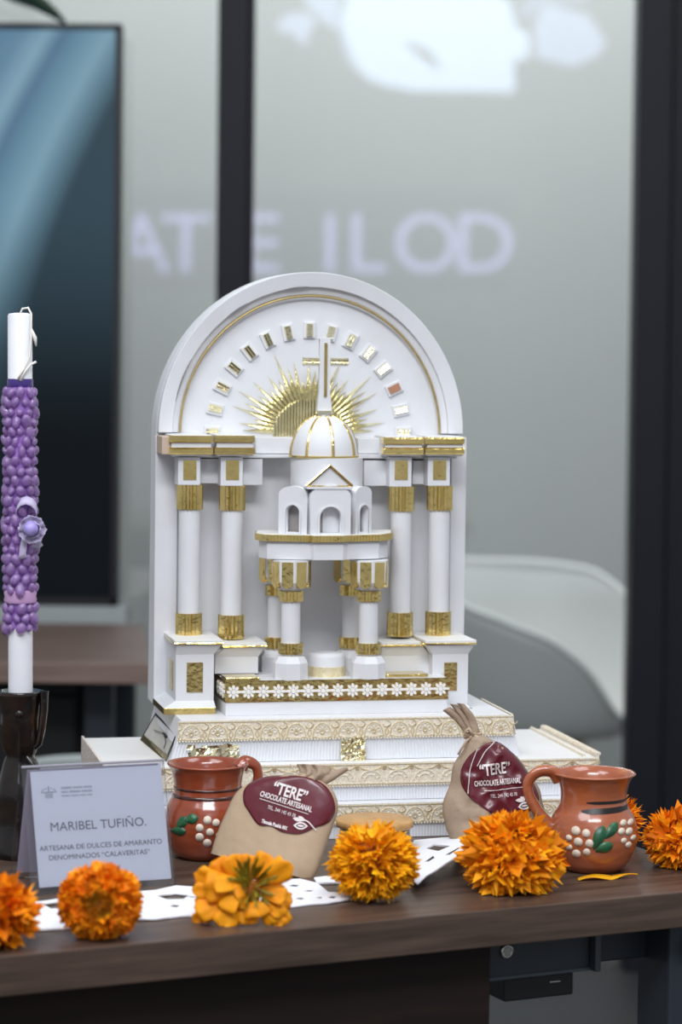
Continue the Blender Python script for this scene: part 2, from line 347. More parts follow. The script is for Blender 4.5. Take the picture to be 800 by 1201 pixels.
# ------------------------------------------------------------------ side table, chairs behind
st = thing('side_table', 'brown laminate side table standing below the screen', 'table', (0, 4.4, 0))
bl = on_level(168, 732); fr = on_level(178, 778)
prb = NB(); prism(prb, [(-1.9, bl.y - 4.4), (bl.x, bl.y - 4.4), (fr.x, fr.y - 4.4), (-1.9, fr.y - 4.4)], TZ - .036, TZ)
obj('tabletop', prb, M['sidewood'], st, bevel=.002)
for (lx, ly) in ((-.42, .08), (-.42, .55), (-1.7, .08), (-1.7, .55)):
    b = NB(); box(b, lx - .025, lx + .025, ly - .025, ly + .025, 0, TZ - .036); obj('leg', b, M['steel'], st, bevel=.002)
pc = thing('drawer_pedestal', 'black drawer pedestal under the brown side table', 'cabinet', (-.62, 4.66, 0))
cxr = fx(104, 4.5) + .62
b = NB(); box(b, -.5, cxr, -.14, .2, .05, TZ - .042); obj('cabinet_body', b, M['black'], pc, bevel=.02)
b = NB(); box(b, -.48, cxr - .02, -.155, -.14, .35, .66); obj('drawer', b, M['black'], pc, bevel=.004)
for wx in (-.42, cxr - .07):
    b = NB(); lathe(b, [(.025, 0), (.025, .03), (.012, .05)], 12, (wx, 0)); obj('caster', b, M['black'], pc)
def shell_chair(name, label, loc, rim, r, mt, flat=.82, seat=.40):
    """rim: (degrees, height) pairs round the shell"""
    t = thing(name, label, 'chair', loc); bm = NB(); nu, nv = 72, 14; rows = []
    def top(a):
        d = math.degrees(a) % 360; R_ = sorted(rim); R_ = [(R_[-1][0] - 360, R_[-1][1])] + R_ + [(R_[0][0] + 360, R_[0][1])]
        for (a0, h0), (a1, h1) in zip(R_, R_[1:]):
            if a0 <= d <= a1: f = (d - a0) / (a1 - a0); f = f * f * (3 - 2 * f); return h0 * (1 - f) + h1 * f
    tops = [top(2 * pi * i / nu) for i in range(nu)]
    for _ in range(3): tops = [(tops[i - 1] + 2 * tops[i] + tops[(i + 1) % nu]) / 4 for i in range(nu)]
    for j in range(nv + 1):
        v = j / nv; row = []
        for i in range(nu):
            a = 2 * pi * i / nu; z = seat + (tops[i] - seat) * v ** 1.6
            rr = r * (.12 if v == 0 else .35 + .65 * v ** .4)
            row.append(bm.verts.new((rr * cos(a), rr * sin(a) * flat, z)))
        rows.append(row)
    for a_, c_ in zip(rows, rows[1:]):
        for i in range(nu): bm.faces.new((a_[i], a_[(i + 1) % nu], c_[(i + 1) % nu], c_[i]))
    bm.faces.new(rows[0][::-1]); rp = [v.co.copy() for v in rows[-1]]
    o = obj('seat_shell', bm, mt, t, smooth=True); s_ = o.modifiers.new('s', 'SOLIDIFY'); s_.thickness = .010; s_.offset = 0
    b_ = NB(); tube(b_, rp, .009, 8, closed=True); obj('rim', b_, mt, t, smooth=True)
    for sx, sy in ((1, 1), (1, -1), (-1, 1), (-1, -1)):
        b_ = NB(); tube(b_, [(sx * .09, sy * .09, seat), (sx * .22, sy * .20, 0)], .014, 10); obj('leg', b_, M['beech'], t, smooth=True)
    return t
shell_chair('shell_armchair', 'white moulded armchair behind the glass at the right of the altar model', (fx(632, 5.9), 5.9, 0),
            [(0, .55), (30, .70), (60, .765), (90, .776), (150, .785), (180, .79), (210, .74), (240, .69), (270, .645), (290, .58), (310, .45), (330, .44)], .27, M['chair'])
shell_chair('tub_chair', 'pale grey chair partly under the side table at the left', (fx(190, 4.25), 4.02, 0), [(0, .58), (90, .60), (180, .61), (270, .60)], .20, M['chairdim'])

# ------------------------------------------------------------------ the desk
e0 = on_level(0, 1122); e1 = on_level(800, 1046)
dyaw = math.degrees(math.atan2(e1.y - e0.y, e1.x - e0.x))
D = Frame((0, e0.y + (0 - e0.x) * math.tan(radians(dyaw)), TZ), dyaw)
DO = D.o.copy()
rx = (D.lev(748, 992, 0).x + D.lev(790, 1008, 0).x) / 2
desk = thing('desk', 'walnut laminate desk carrying the altar model and marigolds', 'desk', (DO.x, DO.y, 0), dyaw)
b = NB(); box(b, -1.0, rx, 0, .74, TZ - .036, TZ); obj('desktop', b, M['wood'], desk, bevel=.0012)
px_, pz_ = D.loc(572, 1150, .04)
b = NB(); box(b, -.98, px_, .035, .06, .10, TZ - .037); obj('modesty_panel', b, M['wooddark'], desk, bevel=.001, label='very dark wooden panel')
qx, qz = D.loc(692, 1136, .055); zlow = TZ + (D.loc(572, 1150, .055)[1] + qz) / 2
b = NB(); box(b, px_, qx, .055, .10, zlow, TZ - .037)
xb = obj('crossbeam', b, M['steel'], desk, bevel=.002, label='blue grey steel beam with a lock')
b = NB(); box(b, px_, qx, .0535, .055, zlow - .001, zlow + .002); obj('beam_lip', b, mat('worn_steel', (.10, .12, .14), .35, .5), xb)
lx, lz = D.loc(595, 1116, .053)
b = NB(); lathe(b, [(.0075, -.002), (.0075, .001), (.006, .002), (.0045, .002), (.0045, .0015)], 24); xf(b, T(lx, .054, TZ + lz) @ UP)
lk = obj('lock', b, M['chrome'], xb, smooth=True)
b = NB(); box(b, qx, qx + .007, .045, .11, zlow - .001, TZ - .037); obj('end_bracket', b, mat('grey_steel', (.07, .085, .10), .35, .4), desk, bevel=.001)
ex, ez = D.loc(782, 1160, .0)
b = NB(); box(b, qx + .007, rx - .01, .075, .11, zlow + .0, TZ - .038)
prism(b, [(.075, zlow - .0), (.075, TZ - .038), (.03, TZ - .038), (-.02 + .03, zlow)], rx - .06, rx - .02, 'x'); obj('side_beam', b, M['steel'], desk, bevel=.002)
lgx, _ = D.loc(784, 1190, .03)
b = NB(); box(b, lgx, lgx + .06, .03, .09, 0, TZ - .037); obj('leg', b, M['steel'], desk, bevel=.003)
b = NB(); box(b, lgx, lgx + .06, .62, .68, 0, TZ - .037); obj('leg', b, M['steel'], desk, bevel=.003)
b = NB(); box(b, -.96, -.90, .62, .68, 0, TZ - .037); obj('leg', b, M['steel'], desk, bevel=.003)
bx0, bz0 = D.loc(574, 1171, .09); bx1, _ = D.loc(655, 1150, .09)
b = NB(); box(b, bx0, bx1, .06, .14, TZ + bz0 + .003, zlow - .002); lt = obj('latch_box', b, M['black'], desk, bevel=.002)
kx, kz = D.loc(650, 1151, .062)
b = NB(); tube(b, [(kx - .006, .062, TZ + kz), (kx + .006, .062, TZ + kz)], .0022, 8); tube(b, [(kx, .062, TZ + kz - .003), (kx, .062, TZ + kz + .012)], .0013, 8); obj('latch_pin', b, M['chrome'], lt, smooth=True)

# ------------------------------------------------------------------ the altar model
A = Frame((.0047, 2.815, TZ), 12)
am = thing('altar_model', 'white and gold tabletop church altar model with arched back', 'model', A.o, 12)
zA = A.loc(405, 842, 0)[1]; zB = A.loc(405, 895, -.02)[1]; zC = A.loc(405, 943, -.038)[1]
BL = A.lev(93, 866, zB); BR = A.lev(640, 860, zB); FRt = A.lev(718, 893, zB); FLt = A.lev(133, 906, zB)
xl = (BL.x + FLt.x) / 2; xr = (BR.x + FRt.x) / 2
xa0 = A.loc(212, 843, 0)[0]; xa1 = A.loc(599, 841, 0)[0]; xb0 = A.loc(199, 893, 0)[0]; xb1 = A.loc(610, 893, 0)[0]
yb = .20
def side_wall_pleat(bm, x0, x1, y, z0, z1, pitch=.0034, amp=.0006, slope0=0, slope1=0):
    n = int((x1 - x0) / pitch * 2); lo = []; hi = []
    for i in range(n + 1):
        t = i / n; yy = y + (amp if i % 2 else 0)
        lo.append(bm.verts.new((x0 + slope0 + (x1 + slope1 - x0 - slope0) * t, yy, z0))); hi.append(bm.verts.new((x0 + (x1 - x0) * t, yy, z1)))
    for i in range(n): bm.faces.new((lo[i], lo[i + 1], hi[i + 1], hi[i]))
# tier C (lowest)
xc0 = xl - .004; xc1 = xr - .022
b = NB(); box(b, xc0, xc1, -.0355, yb, 0, zC); tC = obj('lower_step', b, M['white'], am, bevel=.0008)
b = NB(); side_wall_pleat(b, xc0, xc1, -.0375, .0005, zC - .001); obj('pleated_front', b, M['pleat'], tC)
b = NB(); box(b, xl, xr, -.0175, yb, zC, zB); tB = obj('middle_step', b, M['bone'], am, bevel=.0008)
b = NB(); side_wall_pleat(b, xl, xr, -.0195, zC + .0005, zB - .001); obj('pleated_front', b, M['pleat'], tB)
b = NB(); prism(b, [(xb0 + .001, zB), (xb1 - .001, zB), (xa1 - .001, zA), (xa0 + .001, zA)], .002, yb, 'y'); tA = obj('upper_step', b, M['white'], am, bevel=.0008)
b = NB(); side_wall_pleat(b, xa0, xa1, 0, zB + .0005, zA - .001, slope0=xb0 - xa0, slope1=xb1 - xa1); obj('pleated_front', b, M['pleat'], tA)
# lace ribbons
def lace_pattern(bm, bm2, x0, x1, z0, z1, y, style, per=.0300, n=None):
    h = z1 - z0; k = n or max(1, round((x1 - x0) / per)); per = (x1 - x0) / k; zc = (z0 + z1) / 2
    for i in range(k):
        cx = x0 + per * (i + .5)
        if style == 'medal':
            strip(bm, arcpts(cx, z0 + h * .18, per * .36, h * .60, -15, 195, 14), .0011, y - .0007, y)
            for q in range(5):
                a = radians(18 + 36 * q); strip(bm2, arcpts(cx + cos(a) * per * .185, z0 + h * .36 + sin(a) * h * .27, .0021, .0021, 0, 324, 8)[:-1], .0009, y - .0008, y, True)
            strip(bm, arcpts(cx, z0 + h * .36, .0022, .0022, 0, 324, 8)[:-1], .0012, y - .001, y, True)
            for s in (-1, 1):
                strip(bm, arcpts(cx + s * per * .5, z0 + h * .72, per * .15, h * .16, 180 if s > 0 else -90 , 360 if s > 0 else 90, 6), .0010, y - .0007, y)
                strip(bm, [(cx + s * per * .5, z0 + h * .12), (cx + s * per * .42, z0 + h * .34), (cx + s * per * .5, z0 + h * .56)], .0010, y - .0007, y)
                strip(bm2, [(cx + s * per * .22, z0 + h * .14), (cx + s * per * .40, z0 + h * .12)], .0009, y - .0007, y)
        else:
            strip(bm2, arcpts(cx, z0 + h * .22, per * .40, h * .46, 0, 180, 12), .0012, y - .0008, y)
            strip(bm2, arcpts(cx, z0 + h * .22, per * .24, h * .28, 0, 180, 8), .0009, y - .0007, y)
            strip(bm, arcpts(cx, z0 + h * .92, per * .42, h * .22, 180, 360, 10), .0011, y - .0007, y)
            for q in range(5): 
                a = radians(25 + q * 32); strip(bm2, [(cx + cos(a) * per * .24, z0 + h * .22 + sin(a) * h * .28), (cx + cos(a) * per * .39, z0 + h * .22 + sin(a) * h * .45)], .0007, y - .0006, y)
            for s in (-1, 1): strip(bm, arcpts(cx + s * per * .5, z0 + h * .80, .0018, .0018, 0, 300, 6)[:-1], .001, y - .001, y, True)
    nb = int((x1 - x0) / .0034)
    for zz in (z0, z1) if style == 'medal' else (z0, z1, z0 + h * .12):
        for i in range(nb):
            cx = x0 + (x1 - x0) * (i + .5) / nb
            box(bm2, cx - .0009, cx + .0009, y - .0009, y, zz - .0009, zz + .0009)
        strip(bm, [(x0, zz + (.0014 if zz == z0 else -.0014)), (x1, zz + (.0014 if zz == z0 else -.0014))], .0007, y - .0006, y)
def lace(parent, x0, x1, z0, z1, y, style, mt='lace', lab=None):
    b = NB(); box(b, x0, x1, y, y + .0006, z0, z1)
    o = obj('lace_ribbon', b, M[mt], parent, label=lab)
    b1, b2 = NB(), NB(); lace_pattern(b1, b2, x0, x1, z0, z1, y, style)
    return o, b1, b2
def lace_full(*a, **k):
    o, b1, b2 = lace(*a, **k)
    # sub-parts hang off the part that carries the ribbon; joined thread work nobody could count
    obj('gold_embroidery', b1, M['thread'], o.parent, kind='stuff'); obj('cream_embroidery', b2, M['cream'], o.parent, kind='stuff')
lz0 = A.loc(405, 866, -.002)[1]
lace_full(tA, xa0 - .003, xa1 + .003, lz0, zA - .0005, -.0015, 'medal')
lace_full(tB, xl, xr, A.loc(405, 922, -.021)[1], zB - .0008, -.0212, 'scallop')
lace_full(tC, xc0, xc1, A.loc(405, 967, -.039)[1], zC - .0008, -.0392, 'medal')
# lace on the right slope of the upper step
b = NB(); xm = xa1 + (xb1 - xa1) * (zA - lz0) / (zA - zB)
prism(b, [(xa1 + .0005, zA + .0008), (xm + .0005, lz0), (xm + .0015, lz0), (xa1 + .002, zA + .0012)], -.0005, .13, 'y'); obj('lace_side', b, M['lace'], tA)
# wing edge laces
b = NB(); box(b, xl - .0025, xl, -.02, yb, zB - .030, zB + .0025); obj('lace_edge', b, M['lace2'], tB, label='pinkish lace edging')
b = NB(); box(b, xr - .003, xr + .0012, -.02, yb, zB - .024, zB + .0035); box(b, xr - .016, xr - .013, -.015, yb, zB, zB + .003)
for i in range(54): box(b, xr - .004, xr + .003, -.02 + i * .004, -.018 + i * .004, zB + .0028, zB + .0055)
obj('lace_edge', b, M['lace'], tB, label='cream lace edging')
# mirror tile leaning on the left slope
f0 = A.lev(195, 893, zB); f1 = A.lev(165, 868, zB); t0 = A.lev(208, 861, zB + .031); t1 = A.lev(183, 836, zB + .031)
def quadslab(P, th):
    bm = NB(); n = (P[1] - P[0]).cross(P[3] - P[0]).normalized() * th
    a = [bm.verts.new(p) for p in P]; c = [bm.verts.new(p + n) for p in P]; bm.faces.new(a); bm.faces.new(c[::-1])
    for i in range(4): bm.faces.new((a[i], a[(i + 1) % 4], c[(i + 1) % 4], c[i]))
    return bm
tile = obj('side_plaque', quadslab([f0, f1, t1, t0], .002), mat('ivory_gloss', (.74, .72, .66), .12, var=((.60, .58, .52), 30, .3, .7)), tA, label='ivory glossy plaque with black top edge')
def onq(u, v, d=-.0006):
    p = f0.lerp(f1, u).lerp(t0.lerp(t1, u), v); n = (f1 - f0).cross(t0 - f0).normalized(); return p + n * d
sg = -1 if (f1 - f0).cross(t0 - f0).normalized().x < 0 else 1
def stripq(u0, u1, v0, v1, off): return quadslab([onq(u0, v0, off), onq(u1, v0, off), onq(u1, v1, off), onq(u0, v1, off)], .0006)
F = .0008 if (f1 - f0).cross(t0 - f0).x < 0 else -.0008
for nm, q, mk in (('gold_edge', (0, 1, 0, .2), M['golds']), ('black_edge', (0, 1, .93, 1), M['dark']), ('black_edge', (-.01, .03, 0, 1), M['dark']), ('black_edge', (.985, 1, 0, 1), M['dark'])):
    obj(nm, stripq(*q, F), mk, tA)
b = NB(); tube(b, [onq(u_, v_, F) for u_, v_ in ((.2, .3), (.22, .5), (.32, .62), (.45, .68), (.6, .6), (.75, .55))], .0005, 5); tube(b, [onq(u_, v_, F) for u_, v_ in ((.28, .66), (.36, .7), (.42, .68))], .0015, 5)
obj('drawn_bird', b, M['dark'], tA)
# crumpled foil ornaments
def foil(cx, cz, w_, h_, y, seed):
    bm = NB(); r = random.Random(seed); nx, nz = 12, max(4, int(12 * h_ / w_)); g = []
    for j in range(nz + 1):
        g.append([bm.verts.new((cx + (i / nx - .5) * w_ + r.uniform(-1, 1) * w_ / nx * .35, y - r.random() * .005, cz + (j / nz - .5) * h_ + r.uniform(-1, 1) * h_ / nz * .35)) for i in range(nx + 1)])
    for j in range(nz):
        for i in range(nx):
            if r.random() < .93: bm.faces.new((g[j][i], g[j][i + 1], g[j + 1][i + 1], g[j + 1][i]))
    return bm
fxx, fzz = A.loc(414, 881, -.003); fo = obj('foil_ornament', foil(fxx, fzz, .028, .030, -.003, 1), M['pale'], tA)
fo.modifiers.new('s', 'SOLIDIFY').thickness = .0005
fxx, fzz = A.loc(250, 882, -.003); fo = obj('foil_ornament', foil(fxx, fzz, .058, .017, -.003, 2), M['pale'], tA); fo.modifiers.new('s', 'SOLIDIFY').thickness = .0005

# arched back panel
PM = .135
def P(px, py, my=PM): return A.loc(px, py, my)
cx, cz = P(363.5, 508); ox0 = P(184.5, 508)[0]; ox1 = P(541.5, 508)[0]; otop = P(366, 319)[1]
rxo = (ox1 - ox0) / 2; cxo = (ox0 + ox1) / 2; rzo = otop - cz
blx = P(180, 830)[0]; brx = P(543, 820)[0]
ri = .845                                              # ring inner / outer
outer = [(blx, zA), (brx, zA)] + arcpts(cxo, cz, rxo, rzo, 0, 180, 64)
b = NB(); prism(b, outer, PM + .008, PM + .05, 'y'); bp = obj('back_panel', b, M['white'], am, bevel=.0006)
def ringprism(rs_in, rs_out, y_in, y_out, yb_, n=64):
    bm = NB(); L = []
    for i in range(n + 1):
        a = pi * i / n; c_, s_ = cos(a), sin(a)
        L.append([bm.verts.new((cxo + rxo * k * c_, y, cz + rzo * k * s_)) for k, y in ((rs_out, y_out), (rs_in, y_in), (rs_in, yb_), (rs_out, yb_))])
    for a_, c_ in zip(L, L[1:]):
        for k in range(4): bm.faces.new((a_[k], a_[(k + 1) % 4], c_[(k + 1) % 4], c_[k]))
    bm.faces.new(L[0]); bm.faces.new(L[-1][::-1]); return bm
obj('arch_ring', ringprism(.905, .998, PM - .004, PM - .008, PM + .008), M['white'], am, bevel=.0008)
obj('arch_moulding', ringprism(.862, .905, PM + .003, PM + .0, PM + .008), M['white'], am, bevel=.0006)
b = NB(); tube(b, [(x, PM + .0015, z) for x, z in arcpts(cxo, cz, rxo * .852, rzo * .852, 0, 180, 80)], .0014, 6); obj('gold_cord', b, M['goldline'], am, smooth=True)
for nm, lo, hi in (('left', 118, 128), ('left', 150, 168), ('left', 92, 102)):
    b = NB(); tube(b, [(x, PM - .0042 , z) for x, z in arcpts(cxo, cz, rxo * .908, rzo * .908, lo, hi, 16)], .0009, 5, rf=lambda t: .3 + sin(pi * t)); obj('chipped_edge', b, mat('chipped_grey', (.22, .22, .23), .7), am)
# side pilaster faces of the panel
b = NB(); box(b, blx, P(207, 700)[0], PM - .001, PM + .008, zA, cz - .004); obj('panel_jamb', b, M['white'], am, bevel=.0006)
b = NB(); box(b, P(527, 700)[0], brx, PM - .001, PM + .008, zA, cz - .004); obj('panel_jamb', b, M['white'], am, bevel=.0006)
# tiles round the tympanum
tx_, tz_ = P(363, 507); trx = (P(474, 507)[0] - P(250, 507)[0]) / 2; trz = P(363, 387)[1] - tz_
for i in range(15):
    a = pi - pi * i / 14; Mx = T(tx_ + trx * cos(a), PM + .008, tz_ + trz * sin(a)) @ Matrix.Rotation(-(a - pi / 2), 4, 'Y')
    b = NB(); box(b, -.0068, .0068, -.0030, 0, -.0095, .0095, Mx); tl = obj('tile', b, M['white'], am, bevel=.0006)
    b = NB(); n0 = 12
    if i == 12: box(b, -.0042, .0042, -.0042, -.0030, -.007, .007, Mx); obj('tile_inlay', b, M['red'], tl, label='bare reddish inlay')
    else:
        vs = prism(b, [(-.0042, -.0030), (.0042, -.0030), (.003, -.0056), (.0006, -.0048), (-.0006, -.0060), (-.003, -.0050)], -.0072, .0072); bmesh.ops.transform(b, matrix=Mx, verts=vs)
        obj('tile_inlay', b, M['pale'], tl)
# sunburst
sx_, sz_ = P(363, 509); sr = (P(405, 509)[0] - P(321, 509)[0]) / 2; srz = P(363, 468)[1] - sz_
b = NB(); n = 24
for i in range(n):
    x0 = -sr + 2 * sr * i / n; x1 = x0 + 2 * sr / n * .8; xm = (x0 + x1) / 2; h = srz * sqrt(max(.02, 1 - (xm / sr) ** 2))
    prism(b, [(sx_ + x0, PM + .008), (sx_ + x0, PM + .005), (sx_ + xm, PM + .0035), (sx_ + x1, PM + .005), (sx_ + x1, PM + .008)], sz_ - .004, sz_ + h)
obj('sun_disc', b, M['pale'], am)
nr = 31
for i in range(nr):
    a = pi - pi * (i + .5) / nr; k = (1.85, 2.15, 1.7, 2.3)[i % 4] * (1 + .10 * sin(i * 5.3)); u_ = Vector((cos(a), 0, sin(a))); v_ = Vector((-sin(a), 0, cos(a)))
    c0 = Vector((sx_, PM + .008, sz_)) + Vector((cos(a) * sr, 0, sin(a) * srz)) * .97; c1 = Vector((sx_, PM + .008, sz_)) + Vector((cos(a) * sr, 0, sin(a) * srz)) * k
    b = NB(); wd = .0030
    vb = [b.verts.new(c0 + v_ * wd), b.verts.new(c0 - v_ * wd), b.verts.new(c0 + Vector((0, -.0035, 0)))]; mid = c0.lerp(c1, .35)
    vm = [b.verts.new(mid + v_ * wd * 1.05), b.verts.new(mid - v_ * wd * 1.05), b.verts.new(mid + Vector((0, -.0045, 0)))]; tip = b.verts.new(c1 + Vector((0, -.0006, 0)))
    b.faces.new(vb)
    for q in range(3): b.faces.new((vb[q], vb[(q + 1) % 3], vm[(q + 1) % 3], vm[q])); b.faces.new((vm[q], vm[(q + 1) % 3], tip))
    obj('ray', b, M['pale'], am)

# side columns with entablature and pedestals
CMY = .108
def bx(px0, px1, py0, py1, my, y1):
    """box whose front face (local y = my) spans these pixels"""
    xa, _ = A.loc(px0, (py0 + py1) / 2, my); xb_, _ = A.loc(px1, (py0 + py1) / 2, my); mid = (px0 + px1) / 2
    return (xa, xb_, my, y1, A.loc(mid, py1, my)[1], A.loc(mid, py0, my)[1])
def abox(name, px0, px1, py0, py1, my, y1, mt, parent=am, bevel=.0006, **k):
    b = NB(); box(b, *bx(px0, px1, py0, py1, my, y1)); return obj(name, b, mt, parent, bevel=bevel, **k)
# frieze behind the columns
abox('frieze', 300, 346, 513, 532, .118, PM + .008, M['white']); abox('frieze', 420, 455, 514, 532, .118, PM + .008, M['white'])
abox('frieze_block', 285, 308, 538, 569, .112, PM + .008, M['white']); abox('frieze_block', 427, 455, 540, 570, .112, PM + .008, M['white'])
abox('frieze_block', 234, 262, 538, 567, .114, PM + .008, M['white']); abox('frieze_block', 484, 507, 540, 568, .114, PM + .008, M['white'])
abox('frieze_shelf', 205, 345, 533, 537, .110, PM + .008, M['white'])
abox('frieze_shelf', 420, 536, 533, 538, .110, PM + .008, M['white'])
for cxp, my, ch, cb, yo in ((222, CMY, 569, 748, 0), (272, CMY, 570, 750, 1), (470, CMY, 571, 747, 1), (515, CMY, 570, 746, 2)):
    c_ = A.loc(cxp, 650, my)[0]; r = .0122; zt_ = A.loc(cxp, ch - 32, my)[1]
    z_ = lambda y: A.loc(cxp, y, my - r)[1]
    top = ch; b = NB(); lathe(b, [(r, z_(cb)), (r, z_(top))], 32, (c_, my)); cl = obj('column', b, M['white'], am, smooth=False, label=None)
    for p_ in cl.data.polygons: p_.use_smooth = len(p_.vertices) == 4
    b = NB(); flute(b, (c_, my), z_(top + 29), z_(top), r * 1.14, 18, .07); obj('fluted_capital', b, M['gold'], cl)
    b = NB(); flute(b, (c_, my), z_(cb), z_(cb - 28), r * 1.14, 18, .07); obj('fluted_base', b, M['gold'], cl)
    pw = 13
    cb_ = abox('capital_block', cxp - pw, cxp + pw, 536, top, my - .0145, my + .015, M['white'], am)
    b = NB(); q = bx(cxp - 7.5 + .5, cxp + 8.5, 540, 563, my - .0150, my - .0144); box(b, *q); obj('gold_square', b, M['gold'], cb_)
for px0, px1 in ((199, 250), (252, 299), (450, 497), (499, 545)):
    my = CMY - .022; o_ = 4 if px0 > 400 else 0
    c0 = abox('cornice', px0 + 2, px1 - 2, 510 + o_ // 2, 535, my, PM + .008, M['white'], am)
    for y0_, y1_ in ((511 + o_ // 2, 519 + o_ // 2), (525, 533)):
        b = NB(); q = bx(px0, px1, y0_, y1_, my - .003, my + .012)
        h_ = (q[4] + q[5]) / 2; prism(b, [(q[2] + .001, q[4]), (q[2], q[4] + .001), (q[2], q[5] - .002), (q[2] + .002, q[5]), (q[3], q[5]), (q[3], q[4])], q[0], q[1], 'x')
        obj('gold_bar', b, M['gold'] if px0 != 252 else M['golds'], c0)
abox('scroll_end', 190, 200, 512, 533, CMY - .018, PM, M['kraft'] if False else mat('tan_scroll', (.55, .42, .33), .6), am)
# pedestals
def pedestal(px0, px1, top, bot, sl0, sl1, my, base, mirror, goldbase=None):
    q = bx(px0, px1, top + 8, bot, my, PM + .005); b = NB(); box(b, *q); ps = obj('pedestal', b, M['white'], am, bevel=.0006)
    q2 = bx(sl0, sl1, top, top + 5, my - .008, PM + .005); b = NB(); box(b, *q2); sl = obj('slab', b, M['bone'], ps, bevel=.0006)
    b = NB(); tube(b, [(q2[0], q2[3] - .02, q2[4] + .001), (q2[0] - .0002, q2[2], q2[4] + .001), (q2[1], q2[2] - .0002, q2[4] + .001)], .0011, 6); obj('gold_edging', b, M['gold'], ps)
    # sloping moulding below the slab
    b = NB(); P0 = [(q2[0] + .002, q2[2] + .002), (q2[1] - .002, q2[2] + .002), (q2[1] - .002, PM), (q2[0] + .002, PM)]; P1 = [(q[0], q[2]), (q[1], q[2]), (q[1], PM), (q[0], PM)]
    prism(b, P1, q2[4] - .012, q2[4] - .0008, 'z', P0); obj('moulding', b, M['white'], ps, bevel=.0004)
    if mirror:
        b = NB(); box(b, *bx(*mirror, my - .0008, my)); obj('gold_square', b, M['gold'], ps)
        if goldbase == 'L': b = NB(); zz = bx(*mirror, my, my); box(b, q[0] - .0008, q[0], my + .018, my + .045, zz[4], zz[5]); obj('gold_square', b, M['golds'], ps)
    if goldbase:
        q3 = bx(px0 - 14 if goldbase == 'L' else px0 - 3, px1 + (2 if goldbase == 'L' else 6), bot - 4, bot + 5, my - .006, PM + .003); b = NB(); prism(b, [(q3[0], q3[2]), (q3[1], q3[2]), (q3[1], q3[3]), (q3[0], q3[3])], zA, q3[5] - .004); obj('gold_plinth', b, M['golds'], ps, bevel=.0005)
        b = NB(); prism(b, [(q3[0], q3[2]), (q3[1], q3[2]), (q3[1], q3[3]), (q3[0], q3[3])], q3[5] - .004, q3[5] + .003, 'z', [(q[0], q[2]), (q[1], q[2]), (q[1], q3[3]), (q[0], q3[3])]); obj('plinth_slope', b, M['white'], ps)
    return ps
pedestal(206, 251, 751, 830, 207 - 2, 262, .055, 0, (219, 238, 777, 812), 'L')
pedestal(252, 303, 754, 790, 262, 313, .078, 0, None)
pedestal(447, 505, 753, 790, 447, 499, .078, 0, None)
pedestal(507, 549, 751, 835, 499, 559, .060, 0, (521, 536, 777, 810), 'R')
# platform with gold band and daisies
FM = .03
zt = A.loc(395, 797, FM)[1]; x0 = A.loc(265, 800, FM)[0]; x1 = A.loc(525, 800, FM)[0]
b = NB(); box(b, x0, x1, FM, PM + .003, zA, zt); pf = obj('platform', b, M['white'], am, bevel=.0006)
zb_ = A.loc(395, 822, FM)[1]
b = NB(); box(b, x0 - .0008, x1 + .0008, FM - .0008, FM, zb_, zt + .0004); box(b, x0 - .0008, x0, FM, PM - .02, zb_, zt + .0004); gb = obj('gold_band', b, M['gold'], pf)
for q in ((265, 305, FM + .001, .065), (455, 505, FM + .01, .07)):
    xa, _ = A.loc(q[0], 797, FM); xb_, _ = A.loc(q[1], 797, FM); b = NB(); box(b, xa, xb_, q[2], q[3], zt + .0004, zt + .0035); obj('gold_bar', b, M['gold'], pf, bevel=.0006)
def daisy_bm(Mx):
    bm = NB()
    for k in range(8):
        a = k * pi / 4; c_ = Matrix.Rotation(a, 4, 'Y'); pts = [(x_ * .0017, .0052 + z_ * .0026) for x_, z_ in arcpts(0, 0, 1, 1, 0, 315, 7)]
        vs = prism(bm, pts, -.0012, 0, 'y'); bmesh.ops.transform(bm, matrix=c_, verts=vs)
    prism(bm, arcpts(0, 0, .0026, .0026, 0, 315, 7), -.0018, 0, 'y')
    box(bm, .007, .0102, -.001, 0, -.0012, .0012)
    return xf(bm, Mx)
zm = (zt + zb_) / 2; nd = 15; pit = (x1 - x0) / nd
base_me = None
for i in range(nd + 3):
    if i < nd: Mx = T(x0 + pit * (i + .5), FM - .001, zm)
    else: Mx = T(x0 - .001, FM + .010 + (i - nd) * .018, zm) @ Matrix.Rotation(-pi / 2, 4, 'Z')
    if base_me is None:
        o = obj('daisy', daisy_bm(Matrix.Identity(4)), M['daisy'], pf); base_me = o.data; o.matrix_local = Mx
    else: o = obj('daisy', base_me, M['daisy'], pf); o.matrix_local = Mx
